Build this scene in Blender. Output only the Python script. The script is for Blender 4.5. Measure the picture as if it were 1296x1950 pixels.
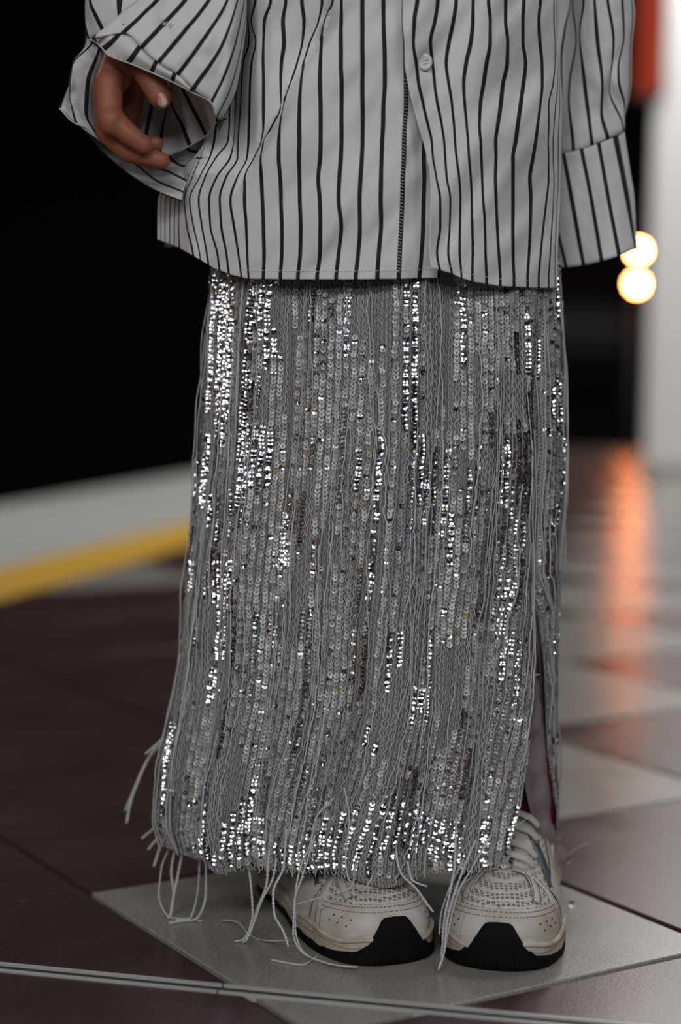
import bpy, math, random
import numpy as np
from mathutils import Vector, Matrix, noise
random.seed(7); rng = np.random.default_rng(7)
for o in list(bpy.data.objects): bpy.data.objects.remove(o)
S = bpy.context.scene; COL = S.collection
PI = math.pi

# ------------------------------------------------------------ camera, world, lights, exposure
FPX, PITCH, ROLL, CAMH = 3369.0, 0.083547, 0.015125, 0.48443
cp, sp, cr, sr = math.cos(PITCH), math.sin(PITCH), math.cos(ROLL), math.sin(ROLL)
R_ = Vector((cr, sr*sp, sr*cp)); U_ = Vector((-sr, cr*sp, cr*cp)); B_ = -Vector((0, cp, -sp))
cam_d = bpy.data.cameras.new('camera'); cam = bpy.data.objects.new('camera', cam_d); COL.objects.link(cam)
m = Matrix((R_, U_, B_)).transposed().to_4x4(); m.translation = Vector((0, 0, CAMH)); cam.matrix_world = m
cam_d.sensor_fit = 'VERTICAL'; cam_d.sensor_height = 36; cam_d.sensor_width = 24
cam_d.lens = FPX/1950*36; cam_d.clip_start = .05; cam_d.clip_end = 100
cam_d.dof.use_dof = True; cam_d.dof.focus_distance = 1.455; cam_d.dof.aperture_fstop = 2.15
S.camera = cam
S.view_settings.view_transform = 'Standard'; S.view_settings.look = 'None'
S.view_settings.exposure = 0.0; S.view_settings.gamma = 1; S.view_settings.use_curve_mapping = False

world = bpy.data.worlds.new('world'); S.world = world; world.use_nodes = True
world.node_tree.nodes['Background'].inputs[0].default_value = (.80, .72, .95, 1)
world.node_tree.nodes['Background'].inputs[1].default_value = .0045

def area(name, loc, target, sx, sy, power, col):
    d = bpy.data.lights.new(name, 'AREA'); d.shape = 'RECTANGLE'; d.size = sx; d.size_y = sy
    d.energy = power; d.color = col
    o = bpy.data.objects.new(name, d); COL.objects.link(o); o.location = loc
    o.rotation_euler = (Vector(target)-Vector(loc)).to_track_quat('-Z', 'Y').to_euler()
    return o
# station ceiling lamps: rows of tubes over the hall on the right and behind the photographer
area('ceiling_lamp_front', (-1.0, -2.6, 2.8), (0, 1.5, .4), 1.6, .35, 40, (.98, .97, .98))
area('ceiling_lamp_front', (1.6, -2.2, 2.8), (0, 1.5, .4), 1.6, .35, 33, (.93, .97, 1))
area('ceiling_lamp_front', (.2, -5.6, 2.7), (0, 1.5, .5), 2.0, .3, 40, (.98, .97, 1))
area('ceiling_lamp_front', (-3.2, -2.2, 2.5), (0, 1.5, .5), .3, 1.4, 22, (1, .93, .88))
area('ceiling_lamp_hall', (2.4, 3.0, 2.9), (2.0, 3.2, 0), .5, 3.0, 42, (1, .97, .95))
area('ceiling_lamp_hall', (3.2, 5.0, 3.0), (1.7, 8.2, .8), .6, 2.0, 50, (1, .98, .96))
hl = area('ceiling_lamp_hall', (2.25, 9.6, 3.0), (2.25, 9.6, 0), 1.2, 6.0, 225, (1, .97, .95)); hl.rotation_euler = (0, 0, math.radians(-14.3))
area('ceiling_lamp_edge', (-1.6, 5.0, 3.0), (-1.3, 5.0, 0), .3, 3.0, 30, (.98, 1, .98))

def W(px, py, Y):
    """world point seen at photo pixel (px, py) and standing at depth Y"""
    a, b = px-648, 975-py
    a, b = a*cr-b*sr, a*sr+b*cr
    dx, dy, dz = a, FPX*cp+b*sp, -FPX*sp+b*cp
    t = Y/dy
    return np.array([dx*t, Y, CAMH+dz*t])
def G(px, py):
    a, b = px-648, 975-py
    a, b = a*cr-b*sr, a*sr+b*cr
    dx, dy, dz = a, FPX*cp+b*sp, -FPX*sp+b*cp
    t = CAMH/-dz
    return np.array([dx*t, dy*t, 0.0])
def pchip(x, y, q):
    x = np.asarray(x, float); y = np.asarray(y, float); q = np.asarray(q, float)
    h = np.diff(x); d = np.diff(y)/h; n = len(x)
    s = np.zeros(n)
    for i in range(1, n-1):
        if d[i-1]*d[i] > 0:
            w1 = 2*h[i]+h[i-1]; w2 = h[i]+2*h[i-1]; s[i] = (w1+w2)/(w1/d[i-1]+w2/d[i])
    if n > 1: s[0] = d[0]; s[-1] = d[-1]
    qc = np.clip(q, x[0], x[-1]); k = np.clip(np.searchsorted(x, qc, side='right')-1, 0, n-2)
    t = (qc-x[k])/h[k]
    return ((2*t**3-3*t**2+1)*y[k]+(t**3-2*t**2+t)*h[k]*s[k]+(-2*t**3+3*t**2)*y[k+1]+(t**3-t**2)*h[k]*s[k+1])

# ------------------------------------------------------------ material helpers
def mat(name, col=(.5, .5, .5), rough=.5, metal=0, spec=.5, **kw):
    m = bpy.data.materials.new(name); m.use_nodes = True
    b = m.node_tree.nodes['Principled BSDF']
    b.inputs['Base Color'].default_value = (*col, 1); b.inputs['Roughness'].default_value = rough
    b.inputs['Metallic'].default_value = metal; b.inputs['Specular IOR Level'].default_value = spec
    for k, v in kw.items(): b.inputs[k.replace('_', ' ')].default_value = v
    return m
class NT:
    def __init__(s, m): s.t = m.node_tree; s.b = s.t.nodes['Principled BSDF']
    def n(s, ty, **kw):
        x = s.t.nodes.new(ty)
        for k, v in kw.items(): setattr(x, k, v)
        return x
    def l(s, a, b): s.t.links.new(a, b)
    def math(s, op, a, b=None, c=None):
        x = s.n('ShaderNodeMath', operation=op)
        for i, v in enumerate((a, b, c)):
            if v is None: continue
            if isinstance(v, (int, float)): x.inputs[i].default_value = v
            else: s.l(v, x.inputs[i])
        return x.outputs[0]
    def noise(s, scale, detail=4, vec=None, rough=.5):
        x = s.n('ShaderNodeTexNoise'); x.inputs['Scale'].default_value = scale
        x.inputs['Detail'].default_value = detail; x.inputs['Roughness'].default_value = rough
        if vec is not None: s.l(vec, x.inputs['Vector'])
        return x.outputs['Fac']
    def coord(s, w='Object', scale=None):
        c = s.n('ShaderNodeTexCoord').outputs[w]
        if scale:
            m = s.n('ShaderNodeMapping'); s.l(c, m.inputs['Vector']); m.inputs['Scale'].default_value = scale
            return m.outputs[0]
        return c
    def ramp(s, fac, stops):
        x = s.n('ShaderNodeValToRGB'); s.l(fac, x.inputs[0]); e = x.color_ramp.elements
        while len(e) < len(stops): e.new(.5)
        for i, (p, c) in enumerate(stops): e[i].position = p; e[i].color = (*c, 1)
        return x.outputs[0]
    def mix(s, fac, a, b, mode='MIX'):
        x = s.n('ShaderNodeMix', data_type='RGBA', blend_type=mode)
        if isinstance(fac, (int, float)): x.inputs[0].default_value = fac
        else: s.l(fac, x.inputs[0])
        for i, v in ((6, a), (7, b)):
            if isinstance(v, tuple): x.inputs[i].default_value = (*v, 1)
            else: s.l(v, x.inputs[i])
        return x.outputs[2]
    def bump(s, h, strength=.3, dist=.001):
        x = s.n('ShaderNodeBump'); x.inputs['Strength'].default_value = strength; x.inputs['Distance'].default_value = dist
        s.l(h, x.inputs['Height']); s.l(x.outputs[0], s.b.inputs['Normal'])
    def color(s, c): s.l(c, s.b.inputs['Base Color'])

def tile_mat(name, c0, c1, rough, speck):
    m = mat(name, c0, rough, spec=.5); t = NT(m); v = t.coord('Object')
    if c0[0] < .1: m.node_tree.nodes['Principled BSDF'].inputs['Specular IOR Level'].default_value = .36
    g = t.n('ShaderNodeNewGeometry').outputs['Position']
    n1 = t.noise(9, 6, g); n2 = t.noise(420, 2, g)
    c = t.mix(t.ramp(n1, [(.35, (0, 0, 0)), (.7, (1, 1, 1))]), c0, c1)
    c = t.mix(t.ramp(n2, [(.42, (0, 0, 0)), (.62, (1, 1, 1))]), c, speck)
    t.color(c)
    t.l(t.math('MULTIPLY_ADD', n1, .16, rough-.08), t.b.inputs['Roughness'])
    t.bump(n2, .18, .0006)
    return m
M_WHITE = tile_mat('beige_stone_tile', (.34, .32, .285), (.42, .395, .355), .24, (.27, .25, .22))
M_BROWN = tile_mat('brown_stone_tile', (.052, .027, .024), (.070, .039, .034), .23, (.085, .052, .046))
M_GROUT = mat('dark_grout', (.03, .024, .022), .8)
M_METAL = mat('brushed_metal', (.62, .62, .61), .42, .35)
M_YEL = mat('yellow_paint', (.72, .40, .03), .55)
M_STRIP = mat('pale_strip', (.46, .46, .43), .6)
M_DARK = mat('dark_wall', (.06, .035, .06), .8, spec=.2)
M_COLM = mat('white_column', (.74, .74, .73), .55)
t = NT(M_COLM); n = t.noise(3, 3, t.coord()); t.color(t.mix(n, (.70, .70, .69), (.78, .78, .77)))
t = NT(M_STRIP); n = t.noise(14, 4, t.coord()); t.color(t.mix(n, (.42, .42, .39), (.50, .50, .47)))
t = NT(M_YEL); n = t.noise(20, 4, t.coord()); t.color(t.mix(n, (.66, .36, .03), (.76, .44, .04)))

# shirt cloth: dark stripes at whole numbers of u
def shirt_mat(name, w=.105, base=(.74, .745, .75)):
    m = mat(name, base, .8, spec=.25); t = NT(m)
    uv = t.n('ShaderNodeUVMap').outputs[0]; sx = t.n('ShaderNodeSeparateXYZ'); t.l(uv, sx.inputs[0])
    u = sx.outputs[0]
    fr = t.math('ABSOLUTE', t.math('SUBTRACT', t.math('FRACT', t.math('ADD', u, .5)), .5))
    mr = t.n('ShaderNodeMapRange'); mr.clamp = True
    t.l(fr, mr.inputs[0]); mr.inputs[1].default_value = w-.018; mr.inputs[2].default_value = w+.018
    mr.inputs[3].default_value = 1; mr.inputs[4].default_value = 0
    tex = t.noise(260, 2, t.coord('Object'))
    dark = t.mix(tex, (.012, .010, .016), (.028, .026, .034))
    t.color(t.mix(mr.outputs[0], base, dark))
    n1 = t.noise(15, 4, t.coord('Object', (1, 1, .7)), .55)
    h = t.math('ADD', t.math('MULTIPLY', n1, 1.0), t.math('MULTIPLY', tex, .02))
    t.bump(h, .26, .008)
    m.use_backface_culling = False
    return m
M_SHIRT = shirt_mat('striped_shirt_cloth')
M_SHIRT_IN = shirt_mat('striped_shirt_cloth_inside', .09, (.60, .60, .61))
M_BUTTON = mat('pearl_button', (.72, .72, .72), .2, spec=.7)
M_STITCH = mat('white_stitch', (.8, .8, .82), .8)
M_EDGE = mat('cloth_edge', (.62, .62, .62), .85)
M_SKIN = mat('brown_skin', (.33, .115, .07), .5, spec=.4, Subsurface_Weight=.08)
t = NT(M_SKIN); n = t.noise(60, 4, t.coord()); t.color(t.mix(n, (.28, .092, .054), (.38, .135, .078))); t.bump(t.noise(500, 2, t.coord()), .15, .0006)
M_NAIL = mat('nail', (.55, .30, .25), .22, spec=.7)
M_SOCK = mat('crimson_sock', (.13, .008, .035), .9, spec=.1)
M_HAIR = mat('dark_hair', (.015, .01, .01), .5)
M_KNIT = mat('grey_knit', (.30, .30, .295), .85, spec=.2)
t = NT(M_KNIT); uv = t.n('ShaderNodeUVMap').outputs[0]
wv = t.n('ShaderNodeTexWave', wave_type='BANDS', bands_direction='X'); t.l(uv, wv.inputs[0]); wv.inputs['Scale'].default_value = 70
wv.inputs['Distortion'].default_value = 1.5; wv.inputs['Detail Scale'].default_value = 3
n = t.noise(7, 3, t.coord('Object', (6, 6, 1)))
t.color(t.mix(n, t.mix(wv.outputs['Fac'], (.13, .127, .122), (.34, .335, .325)), t.mix(wv.outputs['Fac'], (.19, .18, .17), (.44, .435, .42))))
t.bump(wv.outputs['Fac'], .6, .0015)
M_LINING = mat('pale_pink_lining', (.29, .23, .235), .8, spec=.1)
def thread_mat(name, a, b):
    m = mat(name, a, .75, spec=.3); t = NT(m)
    r = t.n('ShaderNodeNewGeometry').outputs['Random Per Island']; t.color(t.mix(r, a, b)); return m
M_THREAD = thread_mat('grey_thread', (.30, .305, .305), (.58, .585, .58))
M_STRAND = thread_mat('pale_strand', (.42, .43, .435), (.66, .67, .67))
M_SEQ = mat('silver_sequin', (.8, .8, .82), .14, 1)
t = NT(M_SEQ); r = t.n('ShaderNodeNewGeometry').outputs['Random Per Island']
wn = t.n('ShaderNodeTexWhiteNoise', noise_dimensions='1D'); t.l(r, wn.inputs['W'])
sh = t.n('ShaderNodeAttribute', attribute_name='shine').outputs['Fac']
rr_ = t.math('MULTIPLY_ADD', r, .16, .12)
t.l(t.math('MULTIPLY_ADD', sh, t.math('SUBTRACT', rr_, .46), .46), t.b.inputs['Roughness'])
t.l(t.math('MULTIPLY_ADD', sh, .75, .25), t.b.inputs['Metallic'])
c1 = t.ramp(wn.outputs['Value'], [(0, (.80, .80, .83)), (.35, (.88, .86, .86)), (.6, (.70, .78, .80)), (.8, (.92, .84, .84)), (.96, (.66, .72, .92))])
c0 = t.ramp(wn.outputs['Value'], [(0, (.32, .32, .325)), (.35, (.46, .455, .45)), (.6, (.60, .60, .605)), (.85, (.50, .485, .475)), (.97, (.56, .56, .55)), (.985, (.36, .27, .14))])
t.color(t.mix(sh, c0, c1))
M_LEATHER = mat('off_white_leather', (.62, .585, .535), .45)
t = NT(M_LEATHER); n = t.noise(30, 5, t.coord()); t.color(t.mix(t.ramp(n, [(.4, (0,)*3), (.72, (1,)*3)]), (.64, .61, .565), (.50, .43, .35))); t.bump(t.noise(160, 3, t.coord()), .15, .001)
M_MIDSOLE = mat('cream_midsole', (.58, .53, .46), .5)
t = NT(M_MIDSOLE); n = t.noise(45, 5, t.coord()); t.color(t.mix(t.ramp(n, [(.4, (0,)*3), (.7, (1,)*3)]), (.60, .555, .49), (.40, .31, .22)))
M_RUBBER = mat('black_rubber', (.005, .0045, .006), .75, spec=.15)
M_MESH = mat('woven_shoe_mesh', (.5, .48, .44), .8)
t = NT(M_MESH); v = t.n('ShaderNodeTexVoronoi', feature='DISTANCE_TO_EDGE'); t.l(t.coord(), v.inputs[0]); v.inputs['Scale'].default_value = 250; v.inputs['Randomness'].default_value = .2
f = t.ramp(v.outputs[0], [(.11, (0,)*3), (.22, (1,)*3)]); t.color(t.mix(f, (.66, .63, .58), (.22, .18, .14))); t.bump(f, -.8 if False else .5, .001)
M_LACE = mat('cream_lace', (.58, .56, .51), .85)
M_SEAM = mat('brown_stitching', (.20, .155, .115), .8)
M_TEAL = mat('grey_teal_panel', (.075, .11, .115), .4)
M_AGLET = mat('black_aglet', (.01, .01, .012), .3)
def emis(name, col, st):
    m = mat(name, (.01, .01, .01), .9, spec=.03); b = m.node_tree.nodes['Principled BSDF']
    b.inputs['Emission Color'].default_value = (*col, 1); b.inputs['Emission Strength'].default_value = st; return m
M_LAMP = emis('orange_lamp_glass', (1, .28, .085), 150)
M_SIGN = emis('orange_lit_panel', (1, .07, .004), .27)
M_SIGN2 = emis('orange_lit_panel_pale', (1, .20, .06), .30)
M_BLACKP = mat('black_painted_metal', (.02, .018, .02), .5)

# ------------------------------------------------------------ mesh helpers
def link(name, me, m=None, parent=None, kind=None):
    o = bpy.data.objects.new(name, me); COL.objects.link(o)
    if m is not None and len(me.materials) == 0: me.materials.append(m)
    if parent is not None: o.parent = parent
    if kind: o['kind'] = kind
    return o
def mesh(name, v, f, smooth=True, uvs=None):
    me = bpy.data.meshes.new(name)
    me.from_pydata([tuple(map(float, p)) for p in v], [], f)
    if smooth: me.polygons.foreach_set('use_smooth', [True]*len(me.polygons))
    if uvs is not None:
        l = me.uv_layers.new(name='UVMap'); vi = np.empty(len(me.loops), dtype=np.int32)
        me.loops.foreach_get('vertex_index', vi)
        l.data.foreach_set('uv', np.asarray(uvs, float)[vi].ravel())
    me.update(); return me
def quick(name, V, F, m, parent=None, kind=None, smooth=False):
    """numpy mesh of equal-sized faces"""
    me = bpy.data.meshes.new(name); V = np.asarray(V, np.float32); F = np.asarray(F, np.int32)
    me.vertices.add(len(V)); me.vertices.foreach_set('co', V.ravel())
    me.loops.add(F.size); me.loops.foreach_set('vertex_index', F.ravel())
    me.polygons.add(len(F)); k = F.shape[1]
    me.polygons.foreach_set('loop_start', np.arange(0, F.size, k, dtype=np.int32))
    me.polygons.foreach_set('loop_total', np.full(len(F), k, np.int32))
    if smooth: me.polygons.foreach_set('use_smooth', np.ones(len(F), bool))
    me.update(calc_edges=True); me.validate()
    return link(name, me, m, parent, kind)
def grid_faces(nr, nc, off=0, wrap=False):
    F = []
    for r in range(nr-1):
        for c in range(nc if wrap else nc-1):
            c2 = (c+1) % nc
            F.append((off+r*nc+c, off+r*nc+c2, off+(r+1)*nc+c2, off+(r+1)*nc+c))
    return F
def empty(name, loc, label=None, cat=None):
    o = bpy.data.objects.new(name, None); COL.objects.link(o); o.location = loc; o.empty_display_size = .05
    if label: o['label'] = label; o['category'] = cat
    return o
def tag(o, label, cat, group=None):
    o['label'] = label; o['category'] = cat
    if group: o['group'] = group
    return o
def box_vf(x0, x1, y0, y1, z0, z1, bev=0):
    if bev <= 0:
        v = [(x, y, z) for z in (z0, z1) for y in (y0, y1) for x in (x0, x1)]
        return v, [(0, 2, 3, 1), (4, 5, 7, 6), (0, 1, 5, 4), (2, 6, 7, 3), (0, 4, 6, 2), (1, 3, 7, 5)]
    b = bev
    v = [(x0, y0, z0), (x1, y0, z0), (x1, y1, z0), (x0, y1, z0), (x0, y0, z1-b), (x1, y0, z1-b), (x1, y1, z1-b), (x0, y1, z1-b),
         (x0+b, y0+b, z1), (x1-b, y0+b, z1), (x1-b, y1-b, z1), (x0+b, y1-b, z1)]
    f = [(0, 3, 2, 1), (8, 9, 10, 11)]
    for a, c in ((0, 4), (4, 8)):
        for i in range(4): j = (i+1) % 4; f.append((a+i, a+j, c+j, c+i))
    return v, f
def join_vf(parts):
    V = []; F = []
    for v, f in parts:
        o = len(V); V += list(v); F += [tuple(i+o for i in q) for q in f]
    return V, F
def resample(pts, n):
    P = np.asarray(pts, float)
    d = np.r_[0, np.cumsum(np.linalg.norm(np.diff(P, axis=0), axis=1)+1e-9)]
    q = np.linspace(0, d[-1], n)
    return np.stack([pchip(d, P[:, k], q) for k in range(P.shape[1])], 1)
def tube_vf(P, rad, seg=6, cap=True, flat=1.0, nrm=None):
    P = np.asarray(P, float); n = len(P); rad = np.broadcast_to(rad, (n,))
    T = np.gradient(P, axis=0); T /= np.linalg.norm(T, axis=1)[:, None]+1e-12
    V = []; up = np.array(nrm if nrm is not None else (0, -1, .1), float)
    for i in range(n):
        a = np.cross(T[i], up)
        if np.linalg.norm(a) < 1e-3: a = np.cross(T[i], (1, 0, 0))
        a /= np.linalg.norm(a); b = np.cross(a, T[i])
        for k in range(seg):
            th = 2*PI*k/seg
            V.append(P[i]+rad[i]*(a*math.cos(th)+b*flat*math.sin(th)))
    F = grid_faces(n, seg, 0, True)
    if cap: F += [tuple(range(seg))[::-1], tuple((n-1)*seg+k for k in range(seg))]
    return V, F
def nz(x, y, z=0.): return noise.noise(Vector((x, y, z)))

# ------------------------------------------------------------ the setting: floor tiles on a 45 degree grid
TS = .4; TH = 0.5590859; PX, QX = 4.650712, 1.6176324
ct, st = math.cos(TH), math.sin(TH)
def tile_xy(p, q):                       # grid coordinates (p, q) to metres
    a = q+QX; b = PX-p                   # a along (ct,st), b along (-st,ct)
    return ((a*ct-b*st)*TS, (a*st+b*ct)*TS)
YD = 1.3203597; yn = (-math.sin(YD), math.cos(YD))           # platform edge direction
E_IN, E_YEL, E_OUT = 3.838*TS, 4.412*TS, 6.42*TS
def edge_dist(x, y): return x*yn[0]+y*yn[1]
FEND = 10.6
floor_v, floor_f = box_vf(-6, 6, -6, FEND, -.3, -.006)
# clip left side at platform edge: build as prism
ey = (math.cos(YD), math.sin(YD))
def edge_pt(d, s): return (yn[0]*d+ey[0]*s, yn[1]*d+ey[1]*s)
def prism(pts, z0, z1):
    n = len(pts); v = [(x, y, z0) for x, y in pts]+[(x, y, z1) for x, y in pts]
    return v, [tuple(range(n))[::-1], tuple(range(n, 2*n))]+[(i, (i+1) % n, n+(i+1) % n, n+i) for i in range(n)]
def s_at_y(d, Y): return (Y-yn[1]*d)/ey[1]
a0 = edge_pt(E_OUT, s_at_y(E_OUT, -6)); a1 = edge_pt(E_OUT, s_at_y(E_OUT, FEND))
floor = link('floor', mesh('floor', *prism([a0, (6, -6), (6, FEND), a1], -.5, -.0045), smooth=False), M_GROUT, kind='structure')
TW = {}; TB = {}
def tile_mesh(nm, mt):
    v, f = box_vf(.004, TS-.004, .004, TS-.004, -.006, 0, .0012)
    v = [(x-TS/2, y-TS/2, z) for x, y, z in v]
    me = mesh(nm, v, f, smooth=False); me.materials.append(mt); return me
me_w, me_b = tile_mesh('beige_tile', M_WHITE), tile_mesh('brown_tile', M_BROWN)
WHITE = lambda p, q: p+q == 1 or (p, q) == (-5, 2) or (p+q == 9)
cells = []
dd_n = (-math.sin(TH-.7854), math.cos(TH-.7854)); DD = 3.2071*TS
for p in range(-26, 16):
    for q in range(-16, 30):
        x, y = tile_xy(p+.5, q+.5)
        if not (-5.5 < x < 5 and -3 < y < FEND-.3): continue
        if edge_dist(x, y) > E_IN+.28: continue
        cells.append((p, q, x, y))
def clip(poly, nx, ny, d):               # keep side n.x <= d
    out = []
    for i in range(len(poly)):
        a, b = poly[i], poly[(i+1) % len(poly)]
        da, db = a[0]*nx+a[1]*ny-d, b[0]*nx+b[1]*ny-d
        if da <= 0: out.append(a)
        if da*db < 0: t_ = da/(da-db); out.append((a[0]+t_*(b[0]-a[0]), a[1]+t_*(b[1]-a[1])))
    return out
def cell_poly(p, q, g=.0035):
    c = [tile_xy(p+1, q), tile_xy(p+1, q+1), tile_xy(p, q+1), tile_xy(p, q)]
    cx = sum(i[0] for i in c)/4; cy = sum(i[1] for i in c)/4; k = 1-2*g/TS
    return [(cx+(x-cx)*k, cy+(y-cy)*k) for x, y in c]
STRIPH = .0098
def prism_tile(poly, z0=-.006, z1=0, b=.0012):
    n = len(poly); cx = sum(i[0] for i in poly)/n; cy = sum(i[1] for i in poly)/n
    rim = []
    for x, y in poly:
        d = math.hypot(x-cx, y-cy)+1e-6; k = 1-b*1.3/d; rim.append((cx+(x-cx)*k, cy+(y-cy)*k))
    v = [(x, y, z0) for x, y in poly]+[(x, y, z1-b) for x, y in poly]+[(x, y, z1) for x, y in rim]
    f = [tuple(range(n))[::-1], tuple(range(2*n, 3*n))]
    for a in (0, n):
        for i in range(n): j = (i+1) % n; f.append((a+i, a+j, a+n+j, a+n+i))
    return v, f
def near_cam(c):
    x, y = c[2], c[3]; vis = y > 1.0 and abs(x) < y*.24+.45
    return (0 if vis else 1, y if y > 0 else 20-y)
cells.sort(key=near_cam)
rest = {True: [], False: []}; made = 0
for p, q, x, y in cells:
    corners = cell_poly(p, q)
    eds = [edge_dist(*c) for c in corners]; sds = [c[0]*dd_n[0]+c[1]*dd_n[1]-DD for c in corners]
    cutE = max(eds) > E_IN-.003; cutS = min(sds) < STRIPH and max(sds) > -STRIPH
    w = WHITE(p, q); pieces = []
    if cutE or cutS:
        polys = [corners]
        if cutE: polys = [clip(P_, yn[0], yn[1], E_IN-.003) for P_ in polys]
        if cutS:
            new = []
            for P_ in polys:
                new.append(clip(P_, dd_n[0], dd_n[1], DD-STRIPH)); new.append(clip(P_, -dd_n[0], -dd_n[1], -(DD+STRIPH)))
            polys = new
        pieces = [P_ for P_ in polys if len(P_) >= 3]
    for P_ in (pieces if (cutE or cutS) else [None]):
        if made < 290:
            if P_ is None:
                o = link('tile', me_w if w else me_b, None, floor); o.location = (x, y, 0); o.rotation_euler.z = TH
            else:
                o = link('tile', mesh('tile', *prism_tile(P_), smooth=False), M_WHITE if w else M_BROWN, floor)
            made += 1
        else:
            rest[w].append(prism_tile(P_ if P_ is not None else corners))
for w in (True, False):
    if rest[w]:
        link('distant_tile', mesh('distant_tile', *join_vf(rest[w]), smooth=False), M_WHITE if w else M_BROWN, floor, 'stuff')
# expansion joint: two bright rails with a dark rubber gap, in two lengths
dj = (math.cos(TH-.7854), math.sin(TH-.7854))
def jpt(d, s): return (dd_n[0]*d+dj[0]*s, dd_n[1]*d+dj[1]*s)
sj = G(411, 1893); sj = sj[0]*dj[0]+sj[1]*dj[1]
for s0, s1 in ((-3.0, sj-.0008), (sj+.0008, 3.0)):
    for k, (d0, d1, mt, zz) in enumerate(((DD-.0090, DD-.0058, M_METAL, .0012), (DD+.0058, DD+.0090, M_METAL, .0012), (DD-.0058, DD+.0058, M_GROUT, -.001))):
        pts = [jpt(d0, s0), jpt(d0, s1), jpt(d1, s1), jpt(d1, s0)]
        link('joint_rail' if k < 2 else 'joint_filler', mesh('joint', *prism(pts, -.005, zz), smooth=False), mt, floor)
# platform edge: yellow line, pale textured strip, drop to the track
def strip_obj(name, d0, d1, mt, z1):
    pts = [edge_pt(d0, s_at_y(d0, -3)), edge_pt(d0, s_at_y(d0, FEND-.2)), edge_pt(d1, s_at_y(d1, FEND-.2)), edge_pt(d1, s_at_y(d1, -3))]
    pts = pts[::-1]
    return link(name, mesh(name, *prism(pts, -.006, z1), smooth=False), mt, kind='structure')
strip_obj('trim_1', E_IN, E_YEL, M_YEL, .001)
strip_obj('trim_2', E_YEL, E_OUT-.03, M_STRIP, .0005)
link('track_bed', mesh('track_bed', *box_vf(-12, 9, -6, 24, -1.6, -1.4), smooth=False), M_DARK, kind='structure')
link('wall_back', mesh('wall_back', *box_vf(-12, 12, 19, 19.2, -1.4, 6), smooth=False), mat('far_dark_wall', (.024, .014, .024), .9, spec=.05), kind='structure')
link('wall_left', mesh('wall_left', *box_vf(-7.2, -7, -6, 19, -1.4, 6), smooth=False), M_DARK, kind='structure')
# opposite parapet with a pale rail, far behind
M_PAR = mat('grey_parapet', (.020, .018, .020), .8, spec=.1)
pz0, pz1 = W(1100, 672, 15)[2], W(1100, 576, 15)[2]
link('trim_3', mesh('trim_3', *box_vf(-1, 4.5, 15, 15.15, pz0, pz1), smooth=False), M_PAR, kind='structure')
rz = W(1100, 625, 14.93)[2]
v, f = tube_vf([(-1, 14.93, rz), (4.5, 14.93, rz)], .02, 8)
link('trim_4', mesh('trim_4', v, f), mat('pale_rail', (.075, .07, .065), .6), kind='structure')

# white column at the right
cb = G(1222, 903); cx0, cy0 = cb[0], cb[1]
colm = link('column', mesh('column', *box_vf(0, .85, 0, .85, -.005, 4.2), smooth=False), M_COLM, kind='structure')
colm.location = (cx0, cy0, 0); colm.rotation_euler.z = YD-PI/2
bv = colm.modifiers.new('bevel', 'BEVEL'); bv.width = .02; bv.segments = 3
link('plinth', mesh('plinth', *box_vf(-.012, .862, -.012, .862, -.005, .05), smooth=False), mat('grey_plinth', (.33, .32, .31), .5), colm)

# orange sign fixed on the side of the column
sg = empty('sign', (cx0, cy0+.1, 1.6), 'tall orange lit sign panel on the front left corner of the white column', 'sign')
z0 = W(1210, 180, cy0)[2]; zt = 2.75; sx0 = W(1200, 100, cy0)[0]
link('sign_case', mesh('sign_case', *box_vf(-.090, .040, -.17, -.102, z0-1.6-.02, zt-1.6+.02), smooth=False), M_BLACKP, sg)
link('lit_panel', mesh('lit_panel', *box_vf(-.086, .036, -.176, -.1705, z0-1.6, zt-1.6), smooth=False), M_SIGN, sg)
link('pale_band', mesh('pale_band', *box_vf(.004, .034, -.179, -.1765, z0-1.6+.06, z0-1.6+.24), smooth=False), M_SIGN2, sg)

# post with two round lamps beyond the end of the platform
LY = 14.7
l1, l2 = W(1216, 477, LY), W(1213, 541, LY)
lp = empty('lamp_post', (l1[0], LY+.09, -1.4), 'slim black post with two round glowing orange lamps, far behind beside the white column', 'lamp')
def dome(c, r, n=16, squash=1.0):
    V = []; F = []
    for i in range(n//2+1):
        th = PI*i/(n//2)
        for k in range(n): ph = 2*PI*k/n; V.append((c[0]+r*math.sin(th)*math.cos(ph), c[1]+r*squash*math.cos(th), c[2]+r*math.sin(th)*math.sin(ph)))
    return V, grid_faces(n//2+1, n, 0, True)
v, f = tube_vf([(0, 0, 0), (0, 0, l1[2]+1.4+.12)], .035, 12); link('post', mesh('post', v, f), M_BLACKP, lp)
v, f = tube_vf([(0, 0, 0), (0, 0, .02)], .12, 20); link('base_plate', mesh('base_plate', v, f), M_BLACKP, lp)
for l in (l1, l2):
    x = l[0]-l1[0]; z = l[2]+1.4
    v, f = tube_vf([(x, .0, z), (x, -.06, z)], .062, 20, nrm=(0, 0, 1)); h = link('lamp_housing', mesh('lamp_housing', v, f), M_BLACKP, lp)
    link('lamp_glass', mesh('lamp_glass', *dome((x, -.06, z), .040, 20, .5)), M_LAMP, h)

# ------------------------------------------------------------ the person
FX = 706
base = W(FX, 1750, 1.55); base[2] = 0
person = empty('person', tuple(base), 'person standing in oversized black-striped white shirt, long silver sequin skirt and off-white trainers', 'person')
OFF = base.copy()
def pl(name, v, f, m, parent=person, smooth=True, uvs=None, kind=None, label=None):
    """part of the person; v in world metres"""
    v = np.asarray(v, float)-OFF
    o = link(name, mesh(name, v, f, smooth, uvs), m, parent, kind)
    if label: o['label'] = label
    return o

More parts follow.
